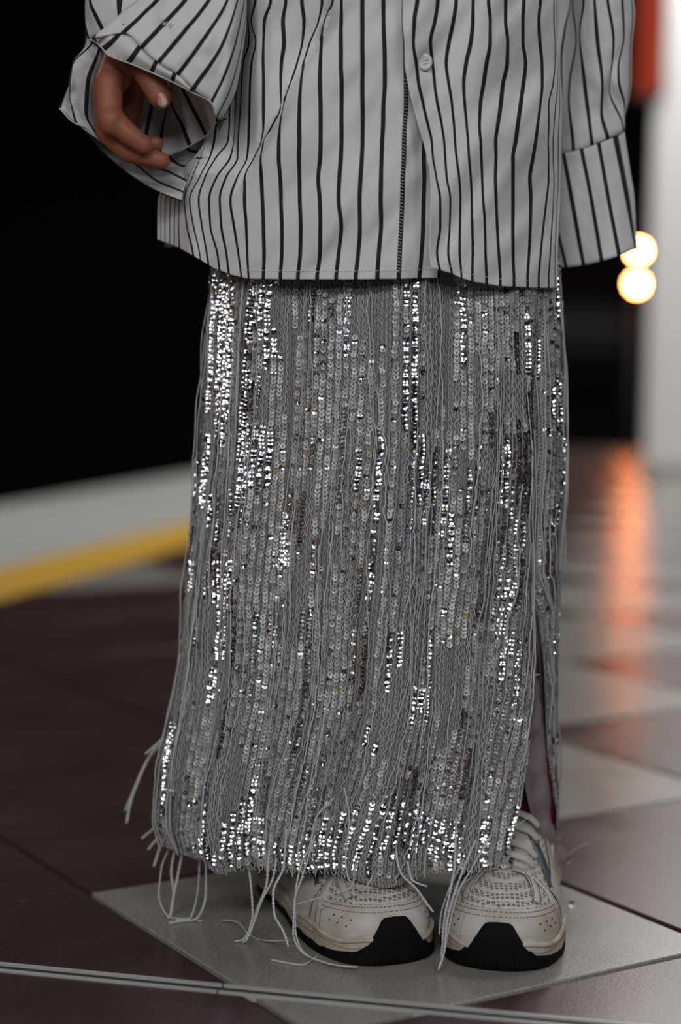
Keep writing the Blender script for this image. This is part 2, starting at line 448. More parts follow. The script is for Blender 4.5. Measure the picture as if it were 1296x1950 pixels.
# --- body: capsules fused by a voxel remesh into one continuous skin
caps = []
def sphere_vf(c, r, n=14):
    V = []; F = []
    for i in range(n//2+1):
        th = PI*i/(n//2)
        for k in range(n): ph = 2*PI*k/n; V.append((c[0]+r*math.sin(th)*math.cos(ph), c[1]+r*math.sin(th)*math.sin(ph), c[2]+r*math.cos(th)))
    return V, [q[::-1] for q in grid_faces(n//2+1, n, 0, True)]
def cap(a, b, ra, rb, n=14):
    a = np.array(a, float); b = np.array(b, float); d = b-a; L = np.linalg.norm(d)
    caps.append(sphere_vf(a, ra, n)); caps.append(sphere_vf(b, rb, n))
    k = 7; caps.append(tube_vf([a+d*i/k for i in range(k+1)], np.linspace(ra, rb, k+1), n, nrm=(.3, -1, .2)))
def chain(pts, rs):
    for i in range(len(pts)-1): cap(pts[i], pts[i+1], rs[i], rs[i+1])
bx = base[0]; by = 1.565
# legs (ankle, calf, knee, thigh, hip)
footL = G(726, 1834)+np.array([-.028, .165, 0]); footR = G(955, 1846)+np.array([.026, .165, 0])
for fx, kx, hx in ((footL, bx-.075, bx-.075), (footR, bx+.10, bx+.08)):
    chain([(fx[0], fx[1], .07), (fx[0], fx[1], .12), (fx[0]*.5+kx*.5, by+.02, .30), (kx, by, .44), (hx, by, .62), (hx, by, .82)],
          [.030, .031, .048, .048, .062, .068])
    cap((fx[0], fx[1], .05), (fx[0], fx[1]-.09, .027), .026, .015)
chain([(bx, by, .84), (bx, by, .98), (bx, by, 1.12), (bx, by, 1.22)], [.115, .098, .105, .10])
cap((bx-.07, by, .86), (bx+.07, by, .86), .072, .072); cap((bx-.13, by, 1.26), (bx+.13, by, 1.26), .05, .05)
cap((bx, by, 1.26), (bx, by-.005, 1.36), .045, .042)
caps.append(sphere_vf((bx, by-.01, 1.46), .082, 18)); cap((bx, by-.035, 1.42), (bx, by-.045, 1.385), .058, .035)
cap((bx, by-.088, 1.455), (bx, by-.098, 1.43), .008, .012); cap((bx-.018, by-.085, 1.400), (bx+.018, by-.085, 1.400), .008, .008)
for s in (-1, 1): cap((bx+s*.08, by, 1.46), (bx+s*.08, by, 1.44), .013, .009)
# the hand held at the left of the photo
wr = W(238, 70, 1.505)
chain([(bx-.155, by, 1.25), (bx-.215, by+.02, 1.01), tuple(W(262, -160, 1.53)), tuple(wr)], [.042, .036, .030, .023])
def Q(px, py, Y): return W(px, py, Y)
for mc, r0, r1 in ((Q(206, 158, 1.468), .013, .0112), (Q(203, 168, 1.487), .013, .0112), (Q(206, 168, 1.505), .013, .0105), (Q(212, 162, 1.522), .012, .0095)):
    cap(Q(240, 92, 1.50), mc, r0+.003, r1)
cap(Q(240, 95, 1.488), Q(222, 150, 1.482), .016, .012)
cap(Q(246, 110, 1.510), Q(246, 205, 1.530), .015, .012); cap(Q(246, 205, 1.530), Q(232, 250, 1.520), .012, .010); cap(Q(262, 110, 1.500), Q(258, 165, 1.512), .014, .011)
chain([Q(206, 158, 1.468), Q(208, 222, 1.462), Q(246, 257, 1.460), Q(273, 276, 1.462)], [.0118, .0110, .0090, .0080])
cap(Q(211, 228, 1.459), Q(212, 236, 1.459), .0112, .0108)      # index
chain([Q(203, 168, 1.487), Q(204, 250, 1.478), Q(246, 290, 1.475), Q(308, 306, 1.474)], [.0115, .0105, .0090, .0074])      # middle
chain([Q(206, 168, 1.505), Q(214, 256, 1.500), Q(258, 272, 1.496), Q(298, 274, 1.492)], [.0108, .0092, .0082, .0066])      # ring
chain([Q(212, 162, 1.522), Q(222, 236, 1.520), Q(250, 262, 1.515), Q(270, 288, 1.505)], [.0095, .0082, .0072, .0060])      # little
chain([Q(245, 88, 1.488), Q(268, 112, 1.470), Q(287, 148, 1.458), Q(305, 186, 1.452)], [.0150, .0140, .0116, .0098])       # thumb
# the other arm, hand hidden in the long cuff
wr2 = W(1138, 250, 1.620)
chain([(bx+.155, by, 1.25), (bx+.225, by+.06, 1.01), tuple(W(1142, 60, 1.622)), tuple(wr2)], [.042, .030, .022, .019])
cap(wr2, W(1140, 340, 1.615), .018, .016)
for k in range(4):
    chain([W(1126+k*8, 335, 1.600+k*.009), W(1132+k*7, 380, 1.599+k*.009), W(1134+k*7, 415, 1.603+k*.009)], [.0095, .0085, .0065])
chain([W(1130, 280, 1.612), W(1118, 325, 1.606), W(1120, 360, 1.604)], [.012, .009, .007])
v, f = join_vf(caps)
body = pl('body', v, f, M_SKIN)
rm = body.modifiers.new('fuse', 'REMESH'); rm.mode = 'VOXEL'; rm.voxel_size = .0021; rm.use_smooth_shade = True
sm = body.modifiers.new('smooth', 'SMOOTH'); sm.factor = .5; sm.iterations = 5
# thumb nail
tn = Q(308, 190, 1.4425)
V = []
for i in range(7):
    for j in range(7):
        a, b = (i-3)/3, (j-3)/3; a2, b2 = a*math.sqrt(1-b*b/2), b*math.sqrt(1-a*a/2)
        V.append(tn+np.array([.0046*a2+.002*b2, .0022*(a2*a2), -.0058*b2+.0015*a2]))
nail = pl('thumb_nail', V, grid_faces(7, 7), M_NAIL, body); nail.modifiers.new('s', 'SOLIDIFY').thickness = .0006
# hair
hv = [sphere_vf((bx, by+.012, 1.475), .091, 22)]; hv.append(tube_vf([(bx, by+.05, 1.47), (bx, by+.065, 1.36), (bx, by+.075, 1.25)], [.07, .06, .035], 14))
hair = pl('hair', *join_vf(hv), M_HAIR)
# socks
for fx in (footL, footR):
    P = [(fx[0], fx[1], .045), (fx[0], fx[1], .10), (fx[0]*.9+(bx+(.10 if fx is footR else -.075))*.1, fx[1]*.95+by*.05, .158)]
    pl('sock', *tube_vf(P, [.034, .0345, .038], 24, cap=False), M_SOCK)

# --- the skirt
SY = [-420, 300, 515, 600, 700, 850, 1000, 1150, 1250, 1350, 1450, 1550, 1620]
SL = [440, 425, 410, 403, 398, 388, 376, 363, 354, 337, 316, 308, 326]
SR = [1025, 1050, 1058, 1061, 1063, 1065, 1058, 1051, 1049, 1048, 1048, 1051, 1055]
CY = 1.565
zs = np.array([W(700, y, CY)[2] for y in SY]); xl = np.array([W(x, y, CY)[0] for x, y in zip(SL, SY)]); xr = np.array([W(x, y, CY)[0] for x, y in zip(SR, SY)])
o_ = np.argsort(zs); zs, xl, xr = zs[o_], xl[o_], xr[o_]
Z_TOP, Z_HEM = .93, .062
def slit_angles(z):
    """degrees: front edge and rear edge of the side slit at the right"""
    zt_ = W(1005, 1092, 1.50)[2]
    if z >= zt_: return 37.0, 37.0
    k = (zt_-z)/(zt_-Z_HEM)
    return float(np.interp(k, [0, .15, .45, .7, 1], [37, 39, 40.5, 44, 50])), float(np.interp(k, [0, .15, .35, .55, .72, 1], [37, 28, 23, 18, 13, 3]))
def skirt_pt(t, z, off=0.0):
    zc = max(z, zs[0])
    L, R = np.interp(zc, zs, xl), np.interp(zc, zs, xr)
    cx, a = (L+R)/2, (R-L)/2
    k = min(1, max(0, (.62-z)/.55)); b = .100+.026*k
    f0, f1 = slit_angles(z)
    ph = math.radians(f0+(f1+360-f0)*t)
    e = 2/2.35
    c, s = math.cos(ph), math.sin(ph)
    x = a*math.copysign(abs(c)**e, c); y = -b*math.copysign(abs(s)**e, s)
    rp = (.0025+.0065*k)*(math.sin(9*ph+2.1*nz(z*3, 5.))+.6*math.sin(17*ph+1.3+3*nz(z*2, 9.)))*min(1, abs(s)*1.6+.15)
    n = Vector((x/a/a, y/b/b)).normalized()
    w = rp+off+.0015*nz(ph*12, z*30)
    return np.array([cx+x+n.x*w, CY+y+n.y*w, z])
def hem_z(t):
    ph = (31+360*t)
    return Z_HEM+.004*math.sin(t*40)+.003*math.sin(t*97)
NT_, NZ_ = 220, 130
def skirt_sheet(off, zshift=0):
    V = []; UV = []
    for i in range(NZ_):
        for j in range(NT_):
            t_ = j/(NT_-1); z = Z_TOP+(hem_z(t_)+zshift-Z_TOP)*(i/(NZ_-1))
            V.append(skirt_pt(t_, z, off)); UV.append((t_*2.2, z))
    return V, grid_faces(NZ_, NT_), UV
V, F, UV = skirt_sheet(0)
skirt = pl('skirt', V, F, M_KNIT, uvs=UV)
V, F, UV = skirt_sheet(-.004, .010)
pl('lining', V, F, M_LINING, skirt, uvs=UV, label='pale pinkish smooth lining inside the skirt')

# grids for fast lookups: position and frame on the skirt surface
GT, GZ = 301, 201
gt = np.linspace(0, 1, GT); gz = np.linspace(Z_TOP, Z_HEM-.004, GZ)
GP = np.array([[skirt_pt(a, z) for a in gt] for z in gz])
dT = np.gradient(GP, axis=1); dZ = np.gradient(GP, axis=0)
GN = np.cross(dT, dZ); GN /= np.linalg.norm(GN, axis=2)[..., None]
cen = np.array([GP[..., 0].mean(), CY, 0]);
sgn = np.sign(np.sum(GN*(GP-cen)*np.array([1, 1, 0]), axis=2)); GN *= np.where(sgn.mean() < 0, -1, 1)
def lookup(t_, z):
    t_ = np.clip(t_, 0, 1)*(GT-1); q = np.clip((Z_TOP-z)/(Z_TOP-(Z_HEM-.004)), 0, 1)*(GZ-1)
    i = np.minimum(q.astype(int), GZ-2); j = np.minimum(t_.astype(int), GT-2); a = (q-i)[:, None]; b = (t_-j)[:, None]
    def bl(A): return (A[i, j]*(1-a)*(1-b)+A[i, j+1]*(1-a)*b+A[i+1, j]*a*(1-b)+A[i+1, j+1]*a*b)
    P = bl(GP); N = bl(GN); N /= np.linalg.norm(N, axis=1)[:, None]
    return P, N
# smooth value noise (numpy) over columns and height
def vnoise(x, y, seed):
    r = np.random.default_rng(seed).random((97, 97)); xi = np.floor(x).astype(int); yi = np.floor(y).astype(int)
    fx, fy = x-xi, y-yi; fx = fx*fx*(3-2*fx); fy = fy*fy*(3-2*fy)
    g = lambda a, b: r[a % 97, b % 97]
    return (g(xi, yi)*(1-fx)+g(xi+1, yi)*fx)*(1-fy)+(g(xi, yi+1)*(1-fx)+g(xi+1, yi+1)*fx)*fy
# sequins in vertical strings
NCOL, STEP = 164, .0035
seqT, seqZ, seqC = [], [], []
for c in range(NCOL):
    n = int((.74-Z_HEM)/STEP); z = .74-np.arange(n)*STEP-rng.random()*STEP
    seqC.append(np.full(n, c)); seqZ.append(z)
    seqT.append((c+.5)/NCOL+.0004*np.sin(z*230+c*1.7)+.00018*rng.standard_normal(n))
seqC = np.concatenate(seqC); seqZ = np.concatenate(seqZ); seqT = np.concatenate(seqT)
cov = vnoise(seqC*.75, seqZ*15, 1)*.65+vnoise(seqC*.16, seqZ*9, 2)*.45
low = np.clip((.14-seqZ)/.08, 0, 1)
keep = (cov+low*.30+.05*rng.random(len(cov)) > .41) & (seqZ > Z_HEM+.003) & (seqZ < .585)
seqC, seqZ, seqT = seqC[keep], seqZ[keep], seqT[keep]
P, N = lookup(seqT, seqZ); n = len(P)
up = np.array([0, 0, 1.]); Tx = np.cross(up, N); Tx /= np.linalg.norm(Tx, axis=1)[:, None]; Ty = np.cross(N, Tx)
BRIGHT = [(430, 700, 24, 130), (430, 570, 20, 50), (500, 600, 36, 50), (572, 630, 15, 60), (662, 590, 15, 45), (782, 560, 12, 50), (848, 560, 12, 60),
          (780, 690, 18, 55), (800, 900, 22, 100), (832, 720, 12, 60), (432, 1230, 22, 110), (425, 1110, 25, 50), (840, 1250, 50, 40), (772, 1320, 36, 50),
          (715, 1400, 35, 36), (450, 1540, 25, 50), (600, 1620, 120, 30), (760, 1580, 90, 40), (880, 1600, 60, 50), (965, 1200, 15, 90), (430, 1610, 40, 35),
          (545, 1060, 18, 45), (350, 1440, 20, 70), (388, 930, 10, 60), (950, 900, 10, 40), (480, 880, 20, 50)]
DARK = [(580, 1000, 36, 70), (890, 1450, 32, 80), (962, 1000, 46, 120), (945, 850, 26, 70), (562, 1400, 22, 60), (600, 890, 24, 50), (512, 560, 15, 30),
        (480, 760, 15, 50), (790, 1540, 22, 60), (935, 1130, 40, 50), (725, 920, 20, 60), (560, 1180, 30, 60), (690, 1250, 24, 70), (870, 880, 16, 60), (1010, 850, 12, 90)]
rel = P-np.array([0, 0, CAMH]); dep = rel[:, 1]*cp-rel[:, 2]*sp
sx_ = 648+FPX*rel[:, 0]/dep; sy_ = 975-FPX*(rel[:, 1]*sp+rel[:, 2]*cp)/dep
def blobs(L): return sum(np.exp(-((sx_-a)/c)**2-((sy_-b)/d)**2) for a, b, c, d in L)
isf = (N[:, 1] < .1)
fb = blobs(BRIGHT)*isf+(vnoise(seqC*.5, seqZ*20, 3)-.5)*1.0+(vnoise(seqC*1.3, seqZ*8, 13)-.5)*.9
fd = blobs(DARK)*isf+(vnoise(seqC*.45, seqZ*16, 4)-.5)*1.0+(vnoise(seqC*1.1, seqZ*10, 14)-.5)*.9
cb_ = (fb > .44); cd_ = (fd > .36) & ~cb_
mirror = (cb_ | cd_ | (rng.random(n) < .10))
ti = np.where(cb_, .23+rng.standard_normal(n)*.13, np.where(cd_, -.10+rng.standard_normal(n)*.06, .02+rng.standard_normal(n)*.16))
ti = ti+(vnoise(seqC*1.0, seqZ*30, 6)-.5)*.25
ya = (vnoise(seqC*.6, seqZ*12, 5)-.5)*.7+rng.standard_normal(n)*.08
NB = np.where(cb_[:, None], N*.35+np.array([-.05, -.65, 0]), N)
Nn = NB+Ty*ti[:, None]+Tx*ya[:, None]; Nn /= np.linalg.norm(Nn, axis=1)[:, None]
A = np.cross(Ty, Nn); A /= np.linalg.norm(A, axis=1)[:, None]; Bv = np.cross(Nn, A)
P = P+N*(.0016+.0008*rng.random(n))[:, None]
SEG = 9; rad = .00245
def ring_mesh(P, A, Bv, Nn):
    th = 2*PI*np.arange(SEG)/SEG; n = len(P)
    o = P[:, None]+rad*(A[:, None]*np.cos(th)[None, :, None]+Bv[:, None]*np.sin(th)[None, :, None])
    i_ = P[:, None]+rad*.27*(A[:, None]*np.cos(th)[None, :, None]+Bv[:, None]*np.sin(th)[None, :, None])-Nn[:, None]*.00035
    V = np.concatenate([o, i_], axis=1).reshape(-1, 3)
    k = np.arange(SEG); f = np.stack([k, (k+1) % SEG, SEG+(k+1) % SEG, SEG+k], 1)
    F = (f[None]+(np.arange(n)*2*SEG)[:, None, None]).reshape(-1, 4)
    return V, F
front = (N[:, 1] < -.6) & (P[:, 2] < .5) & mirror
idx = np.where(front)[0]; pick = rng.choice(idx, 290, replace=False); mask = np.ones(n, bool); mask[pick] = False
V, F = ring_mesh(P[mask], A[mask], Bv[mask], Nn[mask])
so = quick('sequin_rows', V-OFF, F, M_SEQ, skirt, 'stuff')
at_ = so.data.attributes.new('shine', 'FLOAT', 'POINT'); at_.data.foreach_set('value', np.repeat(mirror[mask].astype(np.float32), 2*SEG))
V1, F1 = ring_mesh(np.zeros((1, 3)), np.array([[1., 0, 0]]), np.array([[0, 0, 1.]]), np.array([[0, -1., 0]]))
seq_me = mesh('sequin', V1, [tuple(q) for q in F1], smooth=False)
M_SEQ1 = mat('single_sequin', (.8, .8, .83), .16, 1); seq_me.materials.append(M_SEQ1)
t = NT(M_SEQ1); r = t.n('ShaderNodeObjectInfo').outputs['Random']
t.l(t.ramp(r, [(0, (.10,)*3), (1, (.25,)*3)]), t.b.inputs['Roughness'])
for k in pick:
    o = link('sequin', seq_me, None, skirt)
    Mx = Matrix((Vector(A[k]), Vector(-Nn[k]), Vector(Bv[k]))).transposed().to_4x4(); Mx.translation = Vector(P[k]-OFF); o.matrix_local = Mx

# stitched threads between the strings (one mesh), and loose strands over them
def tubes_np(paths, rads, seg, name, m, parent, kind=None):
    VV, FF = [], []; off = 0
    for P_, r_ in zip(paths, rads):
        n = len(P_); T = np.gradient(P_, axis=0); T /= np.linalg.norm(T, axis=1)[:, None]+1e-12
        ref = np.array([.15, -1, .1]); a = np.cross(T, ref); a /= np.linalg.norm(a, axis=1)[:, None]+1e-9; b = np.cross(a, T)
        th = 2*PI*np.arange(seg)/seg
        V = P_[:, None]+r_*(a[:, None]*np.cos(th)[None, :, None]+b[:, None]*np.sin(th)[None, :, None])
        k = np.arange(seg); i = np.arange(n-1)
        f = np.stack([np.add.outer(i*seg, k), np.add.outer(i*seg, (k+1) % seg), np.add.outer((i+1)*seg, (k+1) % seg), np.add.outer((i+1)*seg, k)], -1).reshape(-1, 4)
        VV.append(V.reshape(-1, 3)); FF.append(f+off); off += n*seg
    return quick(name, np.concatenate(VV)-OFF, np.concatenate(FF), m, parent, kind, True)
paths = []; rr = []
zz = np.arange(.74, Z_HEM-.002, -.0022)
for c in range(NCOL*2):
    tt = (c+.1)/(NCOL*2)+(.0009*np.sin(zz*850+c*2.3)+.0006*np.sin(zz*90+c))
    P_, N_ = lookup(tt, zz); paths.append(P_+N_*.0008); rr.append(.00052+.00022*rng.random())
tubes_np(paths, rr, 4, 'stitched_thread', M_THREAD, skirt, 'stuff')
paths = []; rr = []
for c in range(300):
    t0 = rng.random(); z0_ = .12+rng.random()*.50; ln = .06+rng.random()*.30; z1_ = max(z0_-ln, .05)
    zq = np.linspace(z0_, z1_, max(12, int(ln/.004)))
    w = np.cumsum(rng.standard_normal(len(zq)))*.0005; w -= w[0]
    w = w+.0020*np.sin(zq*(14+10*rng.random())+rng.random()*6)*(1-np.linspace(1, 0, len(zq))*.5)
    P_, N_ = lookup(np.clip(t0+w, .004, .996), zq); lift = .0028+.003*np.sin(np.linspace(0, PI, len(zq)))**2
    paths.append(P_+N_*lift[:, None]); rr.append(.00038+.0003*rng.random())
tubes_np(paths, rr, 5, 'hanging_strand', M_STRAND, skirt, 'stuff')

# long loose threads hanging past the hem, traced one by one (px, py, depth)
FR = [
 ([(318, 1395, 1.56), (285, 1440, 1.56), (262, 1490, 1.56), (248, 1530, 1.56), (241, 1568, 1.56)], .0016),
 ([(312, 1410, 1.57), (276, 1455, 1.57), (252, 1510, 1.57), (238, 1545, 1.57)], .0013),
 ([(325, 1390, 1.55), (300, 1415, 1.55), (277, 1436, 1.55)], .0012),
 ([(318, 1545, 1.55), (300, 1570, 1.55), (270, 1597, 1.55)], .0013),
 ([(322, 1570, 1.55), (305, 1590, 1.55), (282, 1618, 1.55)], .0014),
 ([(320, 1520, 1.54), (314, 1570, 1.54), (305, 1610, 1.54), (293, 1650, 1.54)], .0015),
 ([(340, 1545, 1.53), (336, 1600, 1.53), (326, 1660, 1.525), (330, 1700, 1.52), (323, 1770, 1.51)], .0015),
 ([(352, 1600, 1.53), (340, 1660, 1.52), (328, 1720, 1.51), (320, 1776, 1.505)], .0014),
 ([(325, 1610, 1.54), (308, 1650, 1.53), (302, 1700, 1.52), (312, 1735, 1.51), (345, 1760, 1.505), (385, 1763, 1.50)], .0009),
 ([(390, 1540, 1.50), (392, 1640, 1.50), (392, 1700, 1.50), (378, 1745, 1.50), (340, 1768, 1.495), (322, 1774, 1.49)], .0015),
 ([(382, 1560, 1.51), (378, 1680, 1.51), (372, 1720, 1.51), (358, 1755, 1.505), (335, 1765, 1.50)], .0011),
 ([(470, 1630, 1.46), (478, 1690, 1.46), (481, 1740, 1.46), (470, 1780, 1.45), (448, 1802, 1.445)], .0013),
 ([(512, 1620, 1.45), (508, 1680, 1.45), (490, 1730, 1.445), (472, 1785, 1.44), (462, 1795, 1.44)], .0014),
 ([(530, 1600, 1.45), (520, 1670, 1.445), (498, 1715, 1.44), (482, 1760, 1.44), (468, 1792, 1.435)], .0012),
 ([(545, 1580, 1.44), (540, 1650, 1.44), (520, 1700, 1.435), (522, 1740, 1.43), (540, 1775, 1.42), (549, 1803, 1.415)], .0015),
 ([(635, 1520, 1.43), (600, 1560, 1.43), (590, 1610, 1.43), (572, 1650, 1.43), (562, 1710, 1.42), (562, 1770, 1.41), (575, 1810, 1.40), (598, 1826, 1.395), (640, 1838, 1.385), (680, 1842, 1.38)], .0011),
 ([(600, 1590, 1.43), (575, 1670, 1.425), (560, 1720, 1.415), (558, 1775, 1.405), (570, 1808, 1.395), (588, 1822, 1.39)], .0011),
 ([(422, 1752, 1.50), (450, 1755, 1.49), (480, 1785, 1.46), (520, 1792, 1.44), (550, 1790, 1.43)], .0009),
 ([(655, 1500, 1.43), (665, 1560, 1.43), (658, 1640, 1.425), (662, 1670, 1.42), (690, 1695, 1.405), (710, 1668, 1.415)], .0011),
 ([(690, 1590, 1.43), (678, 1640, 1.43), (668, 1690, 1.40), (640, 1700, 1.40), (600, 1712, 1.405), (565, 1722, 1.41)], .0009),
 ([(750, 1600, 1.43), (762, 1660, 1.42), (790, 1690, 1.41), (812, 1720, 1.41), (824, 1736, 1.41)], .0014),
 ([(775, 1640, 1.43), (785, 1676, 1.415), (812, 1688, 1.41)], .0012),
 ([(868, 1560, 1.42), (866, 1640, 1.41), (856, 1700, 1.40), (846, 1750, 1.395), (842, 1800, 1.39), (840, 1830, 1.388)], .0014),
 ([(905, 1600, 1.42), (880, 1660, 1.405), (862, 1710, 1.395), (850, 1760, 1.39), (846, 1810, 1.385), (834, 1848, 1.382)], .0013),
 ([(935, 1590, 1.42), (900, 1650, 1.41), (872, 1700, 1.40), (858, 1750, 1.395), (848, 1800, 1.39)], .0010),
 ([(880, 1640, 1.41), (852, 1700, 1.41), (838, 1750, 1.41), (836, 1780, 1.41)], .0008),
 ([(1052, 1600, 1.60), (1066, 1625, 1.60), (1082, 1643, 1.60)], .0022),
 ([(1050, 1590, 1.59), (1062, 1615, 1.59), (1074, 1640, 1.59)], .0024),
 ([(1068, 1640, 1.58), (1090, 1620, 1.58), (1118, 1605, 1.58)], .0003),
 ([(940, 1580, 1.43), (975, 1575, 1.44), (1010, 1553, 1.47)], .0004),
 ([(1050, 1500, 1.55), (1051, 1600, 1.54), (1054, 1660, 1.53), (1056, 1690, 1.52)], .0013),
 ([(376, 860, 1.54), (368, 890, 1.54), (364, 912, 1.54)], .0006),
 ([(1062, 830, 1.56), (1068, 870, 1.56), (1071, 912, 1.56)], .0006),
 ([(1058, 860, 1.55), (1064, 930, 1.55), (1058, 985, 1.55)], .0016),
 ([(990, 1282, 1.475), (1008, 1287, 1.485), (1026, 1284, 1.51)], .0011),
 ([(1020, 1125, 1.52), (1040, 1135, 1.53), (1053, 1122, 1.55)], .0014),
]
for pts, r_ in FR:
    P_ = resample([W(*p) for p in pts], 40)
    P_[:, 2] = np.maximum(P_[:, 2], r_*1.2)
    # two plies twisted round each other
    tw = np.linspace(0, np.sum(np.linalg.norm(np.diff(P_, axis=0), axis=1))*900, 40)
    d1 = np.stack([np.cos(tw), np.zeros(40), np.sin(tw)*.4], 1)*r_*.45
    if r_ > .0007: v, f = join_vf([tube_vf(P_+d1, r_*.58, 5), tube_vf(P_-d1, r_*.58, 5)])
    else: v, f = tube_vf(P_, r_, 5)
    pl('thread', v, f, M_STRAND, skirt)

# --- the shirt
YR = [-1150, -500, -200, 0, 40, 80, 120, 160, 200, 240, 270, 300, 340, 380, 430, 480, 525]
def pre(L): return [L[0]]*3+L
LP = {
 -6: pre([427.0, 421.0, 415.0, 409.0, 405.0, 399.0, 393.0, 389.0, 370, 330, 301, 300, 300, 300]),
 -5: pre([427.5, 421.5, 415.5, 409.5, 405.5, 399.5, 393.5, 389.5, 371.5, 335.5, 307, 307, 307, 309]),
 -4: pre([428.0, 422.0, 416.0, 410.0, 406.0, 400.0, 394.0, 390.0, 373, 341, 316, 315, 315, 318]),
 -3: pre([428.5, 422.5, 416.5, 410.5, 406.5, 400.5, 394.5, 390.5, 374.5, 346.5, 326, 324, 324, 327]),
 -2: pre([429.0, 423.0, 417.0, 411.0, 407.0, 401.0, 395.0, 391.0, 376, 352, 335, 333, 333, 337]),
 -1: pre([429.5, 423.5, 417.5, 411.5, 407.5, 401.5, 395.5, 391.5, 378, 358, 343, 341, 343, 350]),
 0: pre([430, 424, 418, 412, 408, 402, 396, 392, 382, 366, 352, 357, 368, 373]),
 1: pre([440, 436, 430, 424, 420, 416, 412, 408, 400, 379, 362, 369, 380, 386]),
 2: pre([452, 450, 446, 440, 438, 438, 437, 434, 412, 390, 379, 385, 394, 400]),
 3: pre([460, 465, 458, 453, 451, 449, 447, 445, 439, 412, 399, 401, 414, 420]),
 4: pre([464, 473, 475, 464, 461, 459, 456, 454, 453, 430, 419, 422, 431, 437]),
 5: pre([487, 479, 488, 480, 477, 476, 475, 474, 471, 451, 439, 446, 454, 460]),
 6: pre([516, 504, 502, 501, 502, 502, 502, 497, 484, 466, 466, 469, 471, 473]),
 7: pre([544, 539, 541, 536, 535, 535, 518, 502, 496, 498, 500, 502, 503, 502]),
 8: pre([575, 579, 576, 566, 552, 539, 532, 531, 531, 534, 535, 537, 537, 534]),
 9: pre([613, 606, 590, 578, 572, 570, 570, 570, 569, 570, 571, 573, 572, 567]),
 10: pre([633, 617, 611, 610, 609, 610, 610, 610, 609, 606, 609, 610, 609, 604]),
 11: pre([649, 649, 649, 649, 650, 650, 650, 650, 649, 646, 645, 649, 645, 640]),
 12: pre([690, 690, 690, 690, 690, 690, 690, 690, 689, 686, 684, 685, 682, 677]),
 13: pre([729, 730, 731, 732, 732, 730, 729, 727, 726, 725, 724, 725, 721, 718]),
 14: pre([769, 768, 770, 771, 772, 772, 770, 769, 768, 766, 765, 763, 761, 759]),
 15: pre([808, 808, 808, 808, 808, 808, 808, 807, 806, 807, 806, 805, 802, 798]),
 16: pre([846, 846, 846, 846, 846, 846, 846, 846, 846, 846, 845, 843, 840, 836]),
}
RP = {
 0.35: pre([766, 766, 769, 770, 776, 785, 796, 805, 812, 818, 819, 817, 816, 823]),
 1: pre([794, 788, 786, 791, 796, 805, 814, 821, 823, 830, 837, 837, 831, 839]),
 2: pre([832, 827, 818, 823, 827, 833, 841, 845, 847, 850, 856, 855, 853, 860]),
 3: pre([868, 862, 854, 849, 854, 860, 864, 866, 869, 873, 875, 875, 874, 878]),
 4: pre([900, 900, 896, 887, 882, 884, 888, 891, 892, 895, 897, 898, 899, 898]),
 5: pre([929, 932, 932, 925, 919, 913, 912, 914, 915, 917, 919, 922, 923, 925]),
 6: pre([961, 961, 965, 964, 956, 952, 946, 942, 943, 942, 943, 945, 948, 951]),
 7: pre([996, 994, 994, 999, 995, 990, 984, 980, 975, 975, 975, 975, 975, 977]),
 8: pre([1027, 1024, 1026, 1030, 1031, 1027, 1022, 1018, 1013, 1007, 1009, 1008, 1006, 1003]),
 9: pre([1053, 1053, 1055, 1055, 1051, 1043, 1043, 1042, 1043, 1043, 1039, 1033, 1028, 1024]),
 10: pre([1057, 1058, 1057, 1059, 1060, 1056, 1053, 1051, 1051, 1053, 1052, 1049, 1046, 1043]),
 11: pre([1059, 1060, 1058, 1061, 1064, 1064, 1062, 1061, 1061, 1061, 1059, 1057, 1055, 1055]),
 12: pre([1060, 1061, 1059, 1063, 1067, 1069, 1069, 1068, 1068, 1067, 1066, 1063, 1061, 1060]),
}
LH = ([295, 340, 373, 408, 440, 473, 560, 676, 760, 850], [454, 471, 490, 511, 523, 531, 532, 532, 531, 528])
RH = ([800, 823, 840, 860, 877, 902, 927, 951, 1004, 1070], [510, 511, 515, 521, 529, 537, 541, 545, 548, 549])
dline = np.array([(650, -60), (633, 0), (611, 70), (578, 120), (552, 165), (520, 235), (502, 270), (470, 335), (448, 375)])
def shirt_Y(px, py, side):
    q = (px-706)/372.0
    if side == 0 and px < 352: q = -.952
    Y = 1.565-(.124 if side == 0 else .131)*math.sqrt(max(0, 1-min(1, abs(q))**2.2))
    if py < 0: Y += .00002*(-py)
    # cloth folds
    s = .0050*nz(px*.011+py*.003, py*.006, side*7.)+.0026*nz(px*.022+py*.013, py*.009, 3+side)
    Y += s*1.9
    if side == 0:
        xd = np.interp(py, dline[:, 1], dline[:, 0]); d = px-xd
        env = 1 if py < 300 else max(0, 1-(py-300)/80)
        Y += env*(-.0065*math.exp(-max(0, d)/22) if d >= 0 else .005*math.exp(d/16))
        if px < 352: Y += (352-px)*.0005
        if px < 492 and py < 330: Y += .045*min(1, (492-px)/45)**1.3*min(1, (330-py)/110)
        if px > 768: Y += .009*min(1, (px-768)/30)
        d2 = px-(372+.25*(300-py) if py < 300 else 358)      # crest of the side fold
        if py > 230: Y -= .010*math.exp(-(d2/22)**2)*min(1, (py-230)/60)
    else:
        # placket gapes open below the button
        Y -= .004+.007*math.exp(-(px-np.interp(py, YR, RP[0.35]))/30)*min(1, max(0, (py-140)/120))
        Y += .004*math.exp(-((px-812)/26)**2-((py-118)/22)**2)
        if px > 850: Y += .0065*math.sin((px*.55+py)*.021+.4)*min(1, (px-850)/80)*math.exp(-((py-230)/150)**2)
    return Y
